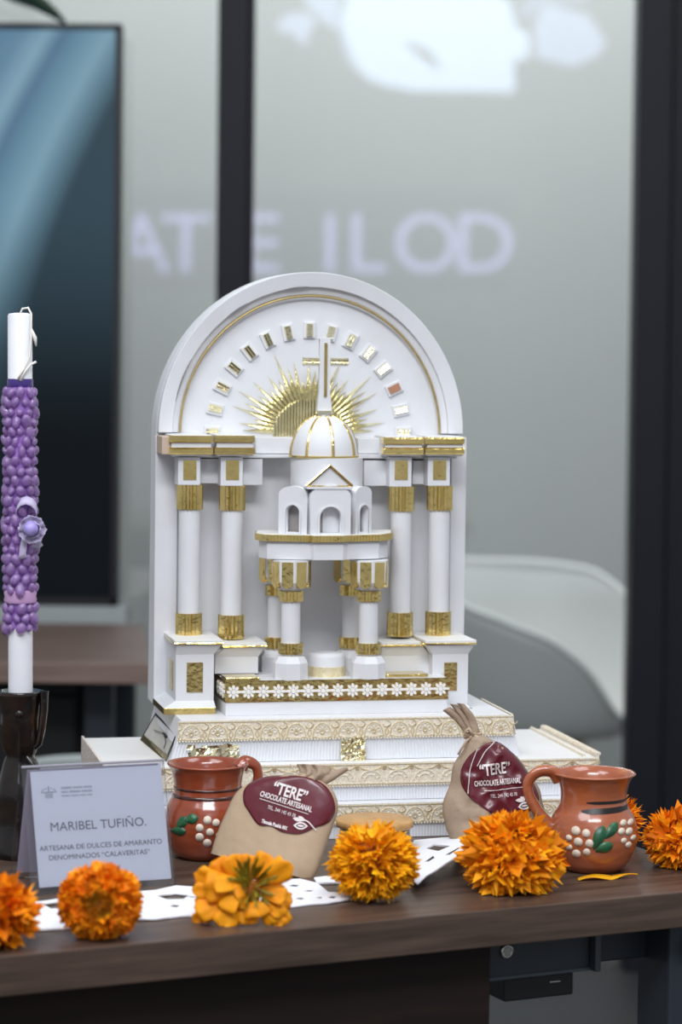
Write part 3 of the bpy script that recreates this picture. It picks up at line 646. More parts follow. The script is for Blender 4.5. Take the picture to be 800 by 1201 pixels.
# kiosk columns
KF, KR = .045, .112
for cxp, my, cup in ((341, KF, 1), (432, KF, 1), (325, KR, 1), (412, KR, 0)):
    off = 0 if my == KF else -7
    c_ = A.loc(cxp, 740, my)[0]; r = .0108; z_ = lambda y: A.loc(cxp, y + off, my - r)[1]
    b = NB(); lathe(b, [(r, z_(772)), (r, z_(700))], 28, (c_, my)); kc = obj('kiosk_column', b, M['white'], am)
    for p_ in kc.data.polygons: p_.use_smooth = len(p_.vertices) == 4
    for y0_, y1_ in ((706, 694), (768, 755)):
        b = NB(); flute(b, (c_, my), z_(y0_), z_(y1_), r * 1.2, 17, .075); obj('fluted_ring', b, M['gold'], kc)
    R2 = .0200; rot = lambda a, rr, z: rr
    b = NB(); lathe(b, [(R2, zt), (R2, z_(778)), (R2 * .80, z_(771)), (R2 * .6, z_(770))], 8, (0, 0)); xf(b, T(c_, my, 0) @ Matrix.Rotation(pi / 8, 4, 'Z')); obj('octagonal_base', b, M['white'], kc)
    b = NB(); lathe(b, [(r * .9, z_(695)), (R2 * .85, z_(690)), (R2 * 1.08, z_(683)), (R2 * 1.12, z_(657))], 8); xf(b, T(c_, my, 0)); cu_ = obj('octagonal_cup', b, M['white'], kc, bevel=.0004)
    for k in range(8):      # gold arched inlays, one per facet
        ap = R2 * 1.10 * cos(pi / 8); a = -pi / 2 + k * pi / 4
        if my == KR and k not in (0, 7, 1, 6): continue
        if my == KF and k in (3, 4, 5): continue
        wd = .0064; zb2, zt2 = z_(690), z_(659); pts = [(-wd, zt2), (-wd, zb2 + .006)] + [(p_[0], p_[1]) for p_ in arcpts(0, zb2 + .006, wd, .006, 180, 360, 8)[1:]] + [(wd, zt2)]
        b = NB(); prism(b, pts, -ap - .0009, -ap + .004, 'y'); xf(b, T(c_, my, 0) @ Matrix.Rotation(k * pi / 4 + pi / 8, 4, 'Z')); obj('gold_inlay', b, M['gold'], kc)
# tabernacle drum in the kiosk
tmy = .07; c_ = A.loc(383, 785, tmy)[0]; rr_ = .0215; z_ = lambda y: A.loc(383, y, tmy - rr_)[1]
b = NB(); lathe(b, [(rr_, zt), (rr_, z_(772)), (rr_ * .9, z_(768)), (rr_ * .5, z_(767))], 32, (c_, tmy)); tb = obj('round_altar', b, M['white'], am)
for p_ in tb.data.polygons: p_.use_smooth = True
b = NB(); lathe(b, [(rr_ + .0006, zt), (rr_ + .0006, z_(783))], 48, (c_, tmy), True, lambda a, r_, z: r_ + .0004 * sin(a * 60)); obj('lace_band', b, M['thread'], tb)
# kiosk deck
def deckpoly(e=0):
    pts = []
    for px, my in ((301, .105), (300, .062), (310, .04), (364, .024), (368, .018), (404, .018), (409, .024), (448, .036), (459, .056), (459, .105)):
        x = A.loc(px, 632, my)[0]; pts.append((x, my))
    c0 = sum(p[0] for p in pts) / len(pts); return [(c0 + (p[0] - c0) * (1 - e), .078 + (p[1] - .078) * (1 - e)) for p in pts]
zd = A.loc(385, 628, .02)[1]; zd1 = A.loc(385, 636, .02)[1]; zd2 = A.loc(385, 657, .024)[1]
b = NB(); prism(b, deckpoly(.01), zd1, zd + .0004); dk = obj('kiosk_deck', b, M['bone'], am)
b = NB(); pl_ = deckpoly(); L_ = []
for i in range(len(pl_)):
    p, q = Vector(pl_[i]), Vector(pl_[(i + 1) % len(pl_)]); d = (q - p); ns = max(1, int(d.length / .0036)); nn = Vector((d.y, -d.x)).normalized()
    for k in range(ns):
        a_ = p + d * (k / ns); m_ = p + d * ((k + .5) / ns) + nn * .0012; L_ += [tuple(a_), tuple(m_)]
prism(b, L_, zd1, zd - .0003); obj('fluted_rim', b, M['gold'], dk)
b = NB(); prism(b, deckpoly(.05), zd2, zd1); obj('deck_fascia', b, M['white'], dk, bevel=.0006)
# upper drum
dmy = .078; c_ = A.loc(383, 560, dmy)[0]; rd = (A.loc(425, 560, dmy)[0] - A.loc(342, 560, dmy)[0]) / 2; z_ = lambda y, m=.03: A.loc(383, y, m)[1]
zr = z_(538)
b = NB(); lathe(b, [(rd, zd), (rd, zr)], 48, (c_, dmy)); dr = obj('drum', b, M['white'], am)
for p_ in dr.data.polygons: p_.use_smooth = len(p_.vertices) == 4
def arch_block(name, wd, h, ow, oh, th, Mx, zoff=.0):
    out = [(-wd / 2, 0), (wd / 2, 0), (wd / 2, h - wd * .28)] + arcpts(0, h - wd * .28, wd / 2, wd * .28, 0, 180, 12)[1:]
    hole = [(-ow / 2, .002), (ow / 2, .002)] + [p for p in arcpts(0, oh - ow / 2, ow / 2, ow / 2, 0, 180, 12)]
    b = shape2d(out, [hole], th); xf(b, Mx @ UP); o = obj(name, b, M['white'], dr)
    b = shape2d([(p[0] * 1.22, p[1] * 1.04) for p in hole[2:]] + [(-ow / 2 * 1.22, .0005), (-ow / 2 * 1.0, .0005)] + [(p[0] * 1.0, p[1]) for p in hole[:1:-1]] + [(ow / 2 * 1.0, .0005), (ow / 2 * 1.22, .0005)], [], .0016)
    xf(b, Mx @ T(0, -th / 2 - .0007, 0) @ UP); obj('arch_moulding', b, M['white'], dr)
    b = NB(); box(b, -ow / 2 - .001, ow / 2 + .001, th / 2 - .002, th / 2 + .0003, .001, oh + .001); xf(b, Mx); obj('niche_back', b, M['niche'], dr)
hb = z_(573) - zd
xb_, _ = A.loc(386, 610, .033)
arch_block('arch_block', .046, hb + .004, .0245, z_(594) - zd, .016, T(xb_, .033, zd))
for s, pxc, mc, ang, wd in ((-1, 346, .050, -32, .034), (1, 421, .046, 38, .028)):
    arch_block('arch_block', wd, hb + .002, .0165, z_(593) - zd, .014, T(A.loc(pxc, 600, mc)[0], mc, zd) @ Matrix.Rotation(radians(ang), 4, 'Z'))
# pediment
pz0 = z_(571, .024); pz1 = z_(546, .024); pxa = A.loc(360, 570, .024)[0]; pxb = A.loc(414, 570, .024)[0]; pxm = (pxa + pxb) / 2
b = NB(); prism(b, [(pxa, pz0), (pxb, pz0), (pxm, pz1)], .028, .05, 'y'); box(b, pxa, pxb, .024, .05, pz0 - .0025, pz0); pd = obj('pediment', b, M['white'], dr)
b = NB(); tube(b, [(pxa, .0262, pz0 + .001), (pxm, .0262, pz1)], .0014, 6); tube(b, [(pxm, .0262, pz1), (pxb, .0262, pz0 + .001)], .0014, 6); tube(b, [(pxa, .0262, pz0), (pxb, .0262, pz0)], .0014, 6)
obj('pediment_gilding', b, M['gold'], dr)
# dome
rdm = (A.loc(419, 537, dmy)[0] - A.loc(341, 537, dmy)[0]) / 2; cd = A.loc(380, 520, dmy)[0]; zdt = z_(488, .07)
dh = zdt - zr
def dprof(t): return rdm * cos(t * pi / 2 * .93) ** .85, zr + dh * sin(t * pi / 2 * .93) / sin(pi / 2 * .93)
b = NB(); lathe(b, [dprof(i / 14) for i in range(15)], 48, (cd, dmy)); dm = obj('dome', b, M['white'], am, smooth=True)
for k in range(8):
    a = radians(-86 + k * 45); pts = []
    for i in range(15):
        r_, z0_ = dprof(i / 14); pts.append((cd + (r_ + .0003) * cos(a), dmy + (r_ + .0003) * sin(a), z0_))
    b = NB(); tube(b, pts, .0019, 6, rf=lambda t: 1 - .35 * t); obj('dome_rib', b, M['gold'], dm)
b = NB(); lathe(b, [(rdm, zr - .001), (rdm + .0018, zr), (rdm + .0018, zr + .0018), (rdm, zr + .0025)], 48, (cd, dmy)); obj('dome_hoop', b, M['gold'], dm)
zl = z_(482, .07); b = NB(); lathe(b, [(.0075, zdt - .003), (.0078, zl - .002)], 16, (cd, dmy)); ln = obj('lantern', b, M['white'], dm)
b = NB(); lathe(b, [(.0098, zl - .003), (.0098, zl)], 16, (cd, dmy)); obj('lantern_rim', b, M['pale'], dm)
# cross
cxx = A.loc(380.5, 440, dmy)[0]; zc1 = z_(398, dmy); zc2 = z_(424, dmy)
b = NB(); prism(b, [(-.0085, zl), (.0085, zl), (.0062, zl + .02), (.0062, zc1), (.0098, zc1), (.0098, zc1 + .002), (-.0098, zc1 + .002), (-.0098, zc1), (-.0062, zc1), (-.0062, zl + .02)], dmy - .004, dmy + .004, 'y'); xf(b, T(cxx, 0, 0))
cr_ = obj('cross', b, M['white'], am, bevel=.0004)
b = NB(); box(b, cxx - .024, cxx + .026, dmy - .002, dmy + .003, zc2 - .0055, zc2 + .0055); obj('cross_arm', b, M['white'], cr_)
b = NB(); box(b, cxx - .0012, cxx + .0022, dmy - .0052, dmy - .004, zl + .016, zc1 - .004); obj('gold_strip', b, M['golds'], cr_)
for s0, s1 in ((-.026, -.0065), (.007, .027)):
    b = NB(); prism(b, [(dmy - .002, zc2 - .0042), (dmy - .005, zc2 - .002), (dmy - .0035, zc2), (dmy - .005, zc2 + .002), (dmy - .002, zc2 + .0042)], cxx + s0, cxx + s1, 'x'); obj('gold_strip', b, M['pale'], cr_)

# ------------------------------------------------------------------ mugs
def catmull(ctrl, n=6):
    out = []
    for i in range(len(ctrl) - 1):
        p0 = Vector(ctrl[max(i - 1, 0)]); p1 = Vector(ctrl[i]); p2 = Vector(ctrl[i + 1]); p3 = Vector(ctrl[min(i + 2, len(ctrl) - 1)])
        for k in range(n):
            t = k / n; out.append(.5 * ((2 * p1) + (-p0 + p2) * t + (2 * p0 - 5 * p1 + 4 * p2 - p3) * t * t + (-p0 + 3 * p1 - 3 * p2 + p3) * t ** 3))
    out.append(Vector(ctrl[-1])); return out
def mug(label, pxc, pyb, prof_px, claymat, hang, hand_px, dots, leaves, bands, group=None):
    base = on_level(pxc, pyb); s = base.y / FPX
    t = thing('clay_mug', label, 'mug', base)
    ctrl = [(r * s, h * s) for r, h in prof_px]; pr = catmull(ctrl, 5)
    prof = [(0.0005, 0)] + [(p.x, p.y) for p in pr]; rt, ht = pr[-1].x, pr[-1].y
    inner = [(rt - .001, ht + .0015), (rt - .0035, ht + .0005)] + [(max(p.x - .004, .001), p.y) for p in reversed(pr[2:-1])] + [(0.0005, .005)]
    b = NB(); lathe(b, prof + inner, 56, caps=False); body = obj('body', b, claymat, t, smooth=True)
    def rad(h):
        for a_, c_ in zip(pr, pr[1:]):
            if a_.y <= h <= c_.y: f = (h - a_.y) / (c_.y - a_.y + 1e-9); return a_.x * (1 - f) + c_.x * f
        return pr[-1].x
    def surf(px, h_px, off=.0005):      # px offset from the axis as seen from the front
        h = h_px * s; r = rad(h) + off; x = px * s; x = max(-r * .995, min(r * .995, x)); a = math.asin(x / r)
        va = math.atan2(base.x, base.y); v = Vector((r * sin(a), -r * cos(a), h)); v.rotate(Matrix.Rotation(-va, 3, 'Z')); return v
    # handle
    hp = [Vector((r * s, 0, h * s)) for r, _, h in hand_px]; pts = catmull([tuple(p) for p in hp], 5)
    b = NB(); tube(b, pts, .0058, 12, flat=1.35, rf=lambda q: 1.15 - .3 * sin(pi * q)); xf(b, Matrix.Rotation(radians(hang), 4, 'Z')); obj('handle', b, claymat, t, smooth=True)
    def patch(cx_, ch_, fn, n=14, off=.0007):
        bm = NB(); c = bm.verts.new(surf(cx_, ch_, off + .0003)); ring = [bm.verts.new(surf(cx_ + fn(k)[0], ch_ + fn(k)[1], off)) for k in range(n)]; ro = [bm.verts.new(surf(cx_ + fn(k)[0] * 1.06, ch_ + fn(k)[1] * 1.06, -.0004)) for k in range(n)]
        for k in range(n): bm.faces.new((c, ring[k], ring[(k + 1) % n])); bm.faces.new((ring[k], ro[k], ro[(k + 1) % n], ring[(k + 1) % n]))
        return bm
    for (dx, dh, dr_) in dots:
        obj('painted_dot', patch(dx, dh, lambda k: (dr_ * cos(k * 2 * pi / 14), dr_ * sin(k * 2 * pi / 14))), M['dot'], body, smooth=True)
    for (x0_, h0_, x1_, h1_, wd) in leaves:
        L_ = sqrt((x1_ - x0_) ** 2 + (h1_ - h0_) ** 2); ux, uh = (x1_ - x0_) / L_, (h1_ - h0_) / L_
        def fn(k):
            a = k * 2 * pi / 18; u = cos(a) * L_ / 2; v = sin(a) * wd * (.55 + .45 * cos(a) ** 2 if False else sqrt(abs(sin(a)))) ; v *= (1.0 + .35 * cos(a)); return (ux * u - uh * v, uh * u + ux * v)
        obj('painted_leaf', patch((x0_ + x1_) / 2, (h0_ + h1_) / 2, fn, 18), M['leafp'], body, smooth=True)
    for bd in bands:
        if bd[0] == 'ring':
            b = NB(); r = rad(bd[1] * s); lathe(b, [(rad((bd[1] - bd[2]) * s) - .0004, (bd[1] - bd[2]) * s), (rad((bd[1] - bd[2] * .6) * s) + .0006, (bd[1] - bd[2] * .6) * s), (rad((bd[1] + bd[2] * .6) * s) + .0006, (bd[1] + bd[2] * .6) * s), (rad((bd[1] + bd[2]) * s) - .0004, (bd[1] + bd[2]) * s)], 56, caps=False); obj('painted_band', b, M['band'], body, smooth=True)
        else:
            _, xa, xb2, ha, hb2, wd = bd; bm = NB(); top = []; bot = []; n = 20
            for k in range(n + 1):
                q = k / n; x = xa + (xb2 - xa) * q; h = ha + (hb2 - ha) * q; ww = wd * min(1, .35 + 3 * q) * (1 if q < .9 else .8); top.append(bm.verts.new(surf(x, h + ww))); bot.append(bm.verts.new(surf(x, h - ww)))
            for k in range(n): bm.faces.new((bot[k], bot[k + 1], top[k + 1], top[k]))
            o = obj('painted_stroke', bm, M['bandk'], body, smooth=True)
    return t
mug('glazed dark red clay mug with green leaves and white dots behind the name card', 243, 1004,
    [(34, 0), (43, 8), (50, 28), (51.5, 44), (48, 60), (41, 74), (40, 84), (41, 93), (44, 104), (48.5, 110)], M['clay'], 22,
    [(40, 0, 103), (47, 0, 110), (60, 0, 104), (63, 0, 90), (58, 0, 76), (44, 0, 66)],
    [(0, 52, 4.6), (10, 49, 4.2), (-9, 43, 4.5), (3, 38, 4.4), (-9, 32, 4.8), (0, 25, 4.8), (14, 34, 4)],
    [(-36, 40, -24, 54, 5), (-27, 50, -11, 55, 5.5), (-43, 36, -25, 38, 5)], [('ring', 83, 1.8), ('ring', 74, 2.4)])
mug('orange clay mug with white dots and black brush strokes at the right', 695, 1019,
    [(33, 0), (43, 9), (51, 28), (52.5, 46), (48, 63), (40.5, 76), (39, 86), (40, 97), (44, 108), (49.5, 114)], M['clay2'], 186,
    [(41, 0, 106), (50, 0, 116), (66, 0, 116), (78, 0, 105), (77, 0, 88), (66, 0, 68), (56, 0, 56), (47, 0, 50)],
    [(-20, 53.5, 5.1), (-8, 51.5, 4.7), (-28, 44.5, 3.5), (-17, 41, 5), (-4, 40, 4.7), (-27.5, 33.5, 3.6), (-19, 26.5, 4.9), (-7, 29.5, 4.3), (35, 62, 3.6), (33, 53, 3.8), (42, 51.5, 4), (36, 42, 3.3), (41.5, 36, 3.6), (47, 43, 3.2), (43.5, 61, 3.4)],
    [(1, 33, 12, 60, 6.5), (14, 46, 28, 63, 5.5), (3, 31, 23, 39, 6)], [('stroke', -8, 40, 85, 85.5, 1.7), ('stroke', -14, 40, 75, 77, 3.2)])

# ------------------------------------------------------------------ gift bags
def pl_at(poly, s):
    n = len(poly) - 1; k = min(s * n, n - 1e-6); i = int(k); f = k - i; p0 = poly[max(i - 1, 0)]; p1 = poly[i]; p2 = poly[i + 1]; p3 = poly[min(i + 2, n)]
    return tuple(.5 * (2 * p1[c] + (-p0[c] + p2[c]) * f + (2 * p0[c] - 5 * p1[c] + 4 * p2[c] - p3[c]) * f * f + (-p0[c] + 3 * p1[c] - 3 * p2[c] + p3[c]) * f ** 3) for c in (0, 1))
class Bag:
    def __init__(s, name, label, anchor, yaw, lean, group=None):
        s.ax, s.ay = anchor; s.base = on_level(*anchor); s.s = s.base.y / FPX
        s.t = thing(name, label, 'bag', s.base, group=group, rot=(radians(-lean), 0, radians(yaw))); s.cy = cos(radians(yaw)); s.lean = lean
    def xy(s, p): return ((p[0] - s.ax) * s.s / s.cy, (s.ay - p[1]) * s.s)
    def depth(s, x, z, ss, tt): raise NotImplementedError
def crease(x, z, amp, sc, seed):
    v = Vector((x * sc, z * sc, seed)); n = noise.noise(v); m = noise.noise(v * 2.3 + Vector((7, 3, 1)))
    return amp * ((1 - abs(n) * 2.2) + .5 * (1 - abs(m) * 2.2) - .8)
def bag_body(bg, Lp, Rp, Tf, amp, sc, seed, matk, ns=36, nt=40, name='paper_body', pleats=None):
    bm = NB(); rows = []
    def front(ss, tt):
        p = pl_at(Lp, ss); q = pl_at(Rp, ss)
        if amp > .004: p = (p[0] + 5 * noise.noise(Vector((ss * 7, 1.3, seed))) * min(1, (1 - ss) * 4), p[1]); q = (q[0] + 5 * noise.noise(Vector((ss * 7, 8.3, seed))) * min(1, (1 - ss) * 4), q[1])
        P_ = (p[0] + (q[0] - p[0]) * tt, p[1] + (q[1] - p[1]) * tt); x, z = bg.xy(P_)
        e_ = max(0, 1 - abs(2 * tt - 1) ** 2.6) ** .6; d = Tf(ss) * e_ + crease(x, z, amp, sc, seed) * min(1, e_ * 1.5)
        if pleats: d += pleats[1] * sin(tt * pi * 2 * pleats[0] + ss * 2) * e_
        return x, z, d
    for j in range(ns + 1):
        ss = j / ns; F_ = []; B_ = []
        for i in range(nt + 1):
            x, z, d = front(ss, i / nt); F_.append(bm.verts.new((x, -d, z)))
            if 0 < i < nt: B_.append(bm.verts.new((x, d * .8 if d > 0 else .0005, z)))
        rows.append(F_ + B_[::-1])
    n = len(rows[0])
    for a_, c_ in zip(rows, rows[1:]):
        for i in range(n): bm.faces.new((a_[i], a_[(i + 1) % n], c_[(i + 1) % n], c_[i]))
    bm.faces.new(rows[0][::-1]); bm.faces.new(rows[-1])
    o = obj(name, bm, M[matk], bg.t, smooth=True)
    samples = []
    for j in range(61):
        for i in range(61):
            x, z, d = front(j / 60, i / 60); samples.append((x, z, d))
    from mathutils import kdtree
    kd = kdtree.KDTree(len(samples))
    for i, (x, z, d) in enumerate(samples): kd.insert((x, z, 0), i)
    kd.balance()
    def dep(x, z):
        tot = 0; wsum = 0
        for co, i, di in kd.find_n((x, z, 0), 4): w_ = 1 / (di + 1e-5); tot += samples[i][2] * w_; wsum += w_
        return tot / wsum
    return o, dep
def smooth_loop(pts, n=6):
    out = []; N_ = len(pts)
    for i in range(N_):
        p0, p1, p2, p3 = (Vector(pts[(i + k) % N_]) for k in (-1, 0, 1, 2))
        for k in range(n): t = k / n; v = .5 * ((2 * p1) + (-p0 + p2) * t + (2 * p0 - 5 * p1 + 4 * p2 - p3) * t * t + (-p0 + 3 * p1 - 3 * p2 + p3) * t ** 3); out.append((v.x, v.y))
    return out
def bag_label(bg, dep, poly_px, parent):
    pts = [bg.xy(p) for p in smooth_loop(poly_px)]; c = (sum(p[0] for p in pts) / len(pts), sum(p[1] for p in pts) / len(pts)); bm = NB(); rings = []
    nr_ = 14
    cv = bm.verts.new((c[0], -dep(*c) - .0012, c[1]))
    for j in range(1, nr_ + 1):
        k = j / nr_; rings.append([bm.verts.new((c[0] + (p[0] - c[0]) * k, -dep(c[0] + (p[0] - c[0]) * k, c[1] + (p[1] - c[1]) * k) - .0012, c[1] + (p[1] - c[1]) * k)) for p in pts])
    n = len(pts)
    for i in range(n): bm.faces.new((cv, rings[0][i], rings[0][(i + 1) % n]))
    for a_, c_ in zip(rings, rings[1:]):
        for i in range(n): bm.faces.new((a_[i], a_[(i + 1) % n], c_[(i + 1) % n], c_[i]))
    o = obj('label_sticker', bm, M['label'], parent, smooth=True); s_ = o.modifiers.new('s', 'SOLIDIFY'); s_.thickness = .0005; s_.offset = -1
    return o
def on_bag(bg, dep, bm, cpx, ang, parent, name='lettering', off=.0022, sx=1):
    c = bg.xy(cpx); a = radians(ang)
    bmesh.ops.subdivide_edges(bm, edges=[e_ for e_ in bm.edges if e_.calc_length() > .003], cuts=2)
    for v in bm.verts:
        x, z = v.co.x * sx, v.co.y; X = c[0] + x * cos(a) - z * sin(a); Z = c[1] + x * sin(a) + z * cos(a); v.co = Vector((X, -dep(X, Z) - off - v.co.z, Z))
    return obj(name, bm, M['print'], parent)
def line_bm(x0, x1, w_): bm = NB(); n = 12; [box(bm, x0 + (x1 - x0) * i / n, x0 + (x1 - x0) * (i + 1) / n, -w_ / 2, w_ / 2, -.0001, .0001) for i in range(n)]; return bm
def cocoa_bm(s):
    bm = NB(); 
    def leaf(x0, y0, x1, y1, wd, hollow):
        L_ = sqrt((x1 - x0) ** 2 + (y1 - y0) ** 2); ux, uy = (x1 - x0) / L_, (y1 - y0) / L_; pts = []
        for k in range(20):
            a = k * 2 * pi / 20; u = cos(a) * L_ / 2; v = sin(a) * abs(sin(a)) * wd; pts.append(((x0 + x1) / 2 * 1 + ux * u - uy * v, (y0 + y1) / 2 + uy * u + ux * v))
        return pts
    pod = leaf(-9, -6, 8, -3, 4.6, 1); inner = leaf(-6.5, -5.6, 5.5, -3.6, 2.7, 1); sc = lambda P_: [(x * s, y * s) for x, y in P_]
    merge(bm, shape2d(sc(pod), [sc(inner)], .0003))
    merge(bm, shape2d(sc(leaf(-5, -5, 4, -4, 1.3, 0)), [], .0003))
    merge(bm, shape2d(sc(leaf(-12, 2, 1, 2, 2.4, 0)), [], .0003)); merge(bm, shape2d(sc(leaf(-6, 6, 3, 2, 2.2, 0)), [], .0003))
    merge(bm, shape2d(sc([(1, 3.2), (8, 1), (18, -6), (18.5, -4.8), (8, 2.6), (2, 4.4)]), [], .0003)); return bm
# left bag, leaning on the dark mug
bg = Bag('gift_bag', 'tan paper bag with burgundy oval label, between the dark red mug and the yellow marigold', (366, 1028), -14, 14)
body, dep = bag_body(bg, [(243, 1008), (247, 990), (256, 962), (270, 932), (300, 915), (345, 909)], [(368, 1033), (376, 1006), (386, 970), (391, 945), (383, 925), (362, 909)],
                     lambda s: .016 * sqrt(max(0, 1 - .85 * s)) + .002, .0006, 22, 3.1, 'kraft')
body['label'] = 'smooth tan kraft paper'
lb = bag_label(bg, dep, [(281, 928), (298, 915), (330, 911), (362, 914), (380, 925), (389, 945), (384, 963), (368, 972), (352, 980), (332, 979), (318, 973), (303, 972), (290, 958), (281, 945)], bg.t)
on_bag(bg, dep, text_bm('“TERE”', .0165, bold=.0004), (337, 932), -13, lb, sx=.74)
on_bag(bg, dep, text_bm('CHOCOLATE ARTESANAL', .0076, bold=.0002), (333, 943), -14, lb, sx=.64)
on_bag(bg, dep, line_bm(-.027, .027, .0006), (331, 948.5), -14, lb, name='printed_line')
on_bag(bg, dep, text_bm('TEL. 244 142 43 78', .0052), (329, 955), -14, lb, sx=.75)
on_bag(bg, dep, text_bm('Tlaxcala Puebla MX', .0050, bold=.0002), (322, 971), -13, lb, sx=.70)
on_bag(bg, dep, cocoa_bm(.00085), (354, 966), -10, lb, name='cocoa_pod_print')
ruff, _ = bag_body(bg, [(336, 915), (342, 906), (338, 897)], [(372, 916), (380, 906), (376, 897)], lambda s: .008, .002, 60, 5, 'kraftd', 12, 20, 'gathered_top', (3, .0025))
r2, _ = bag_body(bg, [(360, 916), (372, 906), (398, 897)], [(368, 922), (380, 916), (400, 901)], lambda s: .004, .001, 60, 6, 'kraftd', 10, 12, 'gathered_top')
b = NB(); s = bg.s; tube(b, [(*((bg.xy((x, y))[0], -.008, bg.xy((x, y))[1])),) for x, y in ((333, 898), (338, 906), (346, 909), (358, 910))], .0007, 6); obj('tie_string', b, M['string'], bg.t)
# right bag, standing with gathered neck
bg = Bag('gift_bag', 'crumpled brown paper bag knotted at the top, behind the tall orange marigold', (572, 1008), 6, 4)
body, dep = bag_body(bg, [(540, 1012), (527, 985), (521, 958), (524, 925), (532, 895), (543, 874), (549, 862)], [(612, 1010), (622, 985), (640, 955), (634, 925), (612, 893), (580, 868), (561, 861)],
                     lambda s: .022 * sqrt(max(0, 1 - s)) + .005, .0048, 33, 9.3, 'kraftd')
body['label'] = 'deeply creased brown kraft paper'
lb = bag_label(bg, dep, [(577, 868), (594, 876), (612, 896), (627, 922), (630, 938), (612, 952), (596, 960), (580, 955), (562, 944), (545, 930), (537, 912), (541, 893), (556, 876)], bg.t)
on_bag(bg, dep, text_bm('“TERE”', .0165, bold=.0004), (577, 900), 6, lb, sx=.66, off=.003)
on_bag(bg, dep, text_bm('CHOCOLATE ARTESANAL', .0078, bold=.0002), (580, 915), 4, lb, sx=.54, off=.003)
on_bag(bg, dep, line_bm(-.020, .024, .0006), (586, 923), 5, lb, name='printed_line', off=.003)
on_bag(bg, dep, text_bm('TEL. 244 142 43 78', .0052), (587, 930), 4, lb, sx=.70, off=.003)
on_bag(bg, dep, cocoa_bm(.00085), (612, 938), 0, lb, name='cocoa_pod_print', off=.003)
for pp in ([(556, 876), (548, 900), (545, 928)], [(578, 868), (565, 880), (556, 896)]):
    b = NB(); P_ = [bg.xy(p) for p in pp]; tube(b, [(x, -dep(x, z) - .0022, z) for x, z in catmull([(*p,) for p in P_], 6)] if False else [(v.x, -dep(v.x, v.y) - .0020, v.y) for v in catmull([Vector(p) for p in P_], 6)], .0005, 5); obj('label_fold', b, M['print'], lb)
for k, (Lp_, Rp_) in enumerate((([(547, 864), (534, 846), (518, 832)], [(554, 864), (543, 842), (527, 828)]), ([(550, 864), (540, 843), (526, 824)], [(557, 862), (548, 842), (535, 825)]), ([(553, 864), (545, 840), (534, 823)], [(562, 862), (556, 840), (543, 824)]))):
    o, _ = bag_body(bg, Lp_, Rp_, lambda s: .003 + .002 * s, .0012, 60, 2 + k, 'kraftd', 12, 12, 'gathered_top'); o.location = (0, -.002 * k, 0)
b = NB(); kx, kz = bg.xy((554, 861))
for k in range(3): tube(b, [(kx + .0085 * cos(a), .0065 * sin(a), kz + (k - 1) * .0022 + .001 * sin(a * 2)) for a in [i * 2 * pi / 20 for i in range(20)]], .0017, 6, closed=True)
tube(b, [(kx - .001, -.008, kz), (kx - .006, -.011, kz + .008), (kx - .011, -.010, kz + .004), (kx - .006, -.010, kz - .001)], .0019, 6); tube(b, [(kx, -.009, kz), (kx + .008, -.010, kz - .004), (kx + .018, -.009, kz - .009)], .0016, 6)
tube(b, [(kx - .002, -.008, kz), (kx - .009, -.010, kz - .006), (kx - .017, -.009, kz - .020)], .0014, 6)
obj('tie_string', b, M['string'], bg.t, smooth=True)

# ------------------------------------------------------------------ name card in acrylic holder
cb = on_level(122, 1043); cL = on_level(37, 1050); cR = on_level(206, 1038)
cyaw = math.degrees(math.atan2(cR.y - cL.y, cR.x - cL.x)); W_ = (cR - cL).length; Hc = .126; lean = 19
card = thing('name_card', 'white printed name card in a clear acrylic tent holder beside the candlestick', 'sign', (cL + cR) / 2, cyaw)
def panel(w_, h_, th, y0=0, z0=0, side=1):
    b = NB(); ox = .003 if z0 and side == 1 else 0; box(b, -w_ / 2 + ox, w_ / 2 + ox, y0, y0 + th, z0, z0 + h_); M_ = Matrix.Rotation(radians(-lean * side), 4, 'X'); xf(b, M_); return b
obj('acrylic_front', panel(W_, Hc, .0016), M['acrylic'], card, bevel=.0003)
bk = panel(W_, Hc, .0016, side=-1); dB = 2 * Hc * sin(radians(lean)); xf(bk, T(0, dB, 0)); obj('acrylic_back', bk, M['acrylic'], card, bevel=.0003)
pf_ = obj('paper_insert', panel(W_ - .012, Hc - .010, .0005, .0022, .007), M['paper'], card, label='white printed paper'); 
bk = panel(W_ - .012, Hc - .010, .0005, -.0012, .007, side=-1); xf(bk, T(0, dB, 0)); obj('paper_insert', bk, mat('card_paper_shaded', (.42, .38, .48), .7), card, label='back leaf coloured in its purplish shade')  # purplish shade on the rear leaf is put into its paper colour
b = NB(); tube(b, [(-W_ / 2, -.0004 + Hc * sin(radians(lean)), Hc * cos(radians(lean))), (W_ / 2, -.0004 + Hc * sin(radians(lean)), Hc * cos(radians(lean)))], .0013, 8); obj('acrylic_ridge', b, mat('ridge_grey', (.30, .29, .33), .2), card)
LM = Matrix.Rotation(radians(-lean), 4, 'X')
def on_card(bm, x, z, name='lettering', mk='ink', y=.0019): xf(bm, LM @ T(x, y, z) @ UP); return obj(name, bm, M[mk], pf_)
on_card(text_bm('MARIBEL TUFIÑO.', .0125, .0002), .0005, .065)
on_card(text_bm('ARTESANA DE DULCES DE AMARANTO', .0071, .0002), .0015, .0445)
on_card(text_bm('DENOMINADOS “CALAVERITAS”', .0071, .0002), -.001, .0350)
for k, (sz, n_) in enumerate(((.0030, 3), (.0030, 3), (.0022, 4))):
    b = NB(); x = -.0345
    rr2 = random.Random(k)
    for q in range(n_):
        wl = rr2.uniform(.006, .011) * (3 / n_)
        while wl > 0: box(b, x, x + .0009, -.0001, .0001, -sz / 3, sz / 3); x += .0014; wl -= .0014
        x += .0012
    xf(b, LM @ T(0, .0019, .1035 - k * .0040)); obj('printed_line', b, M['inklight'], pf_)
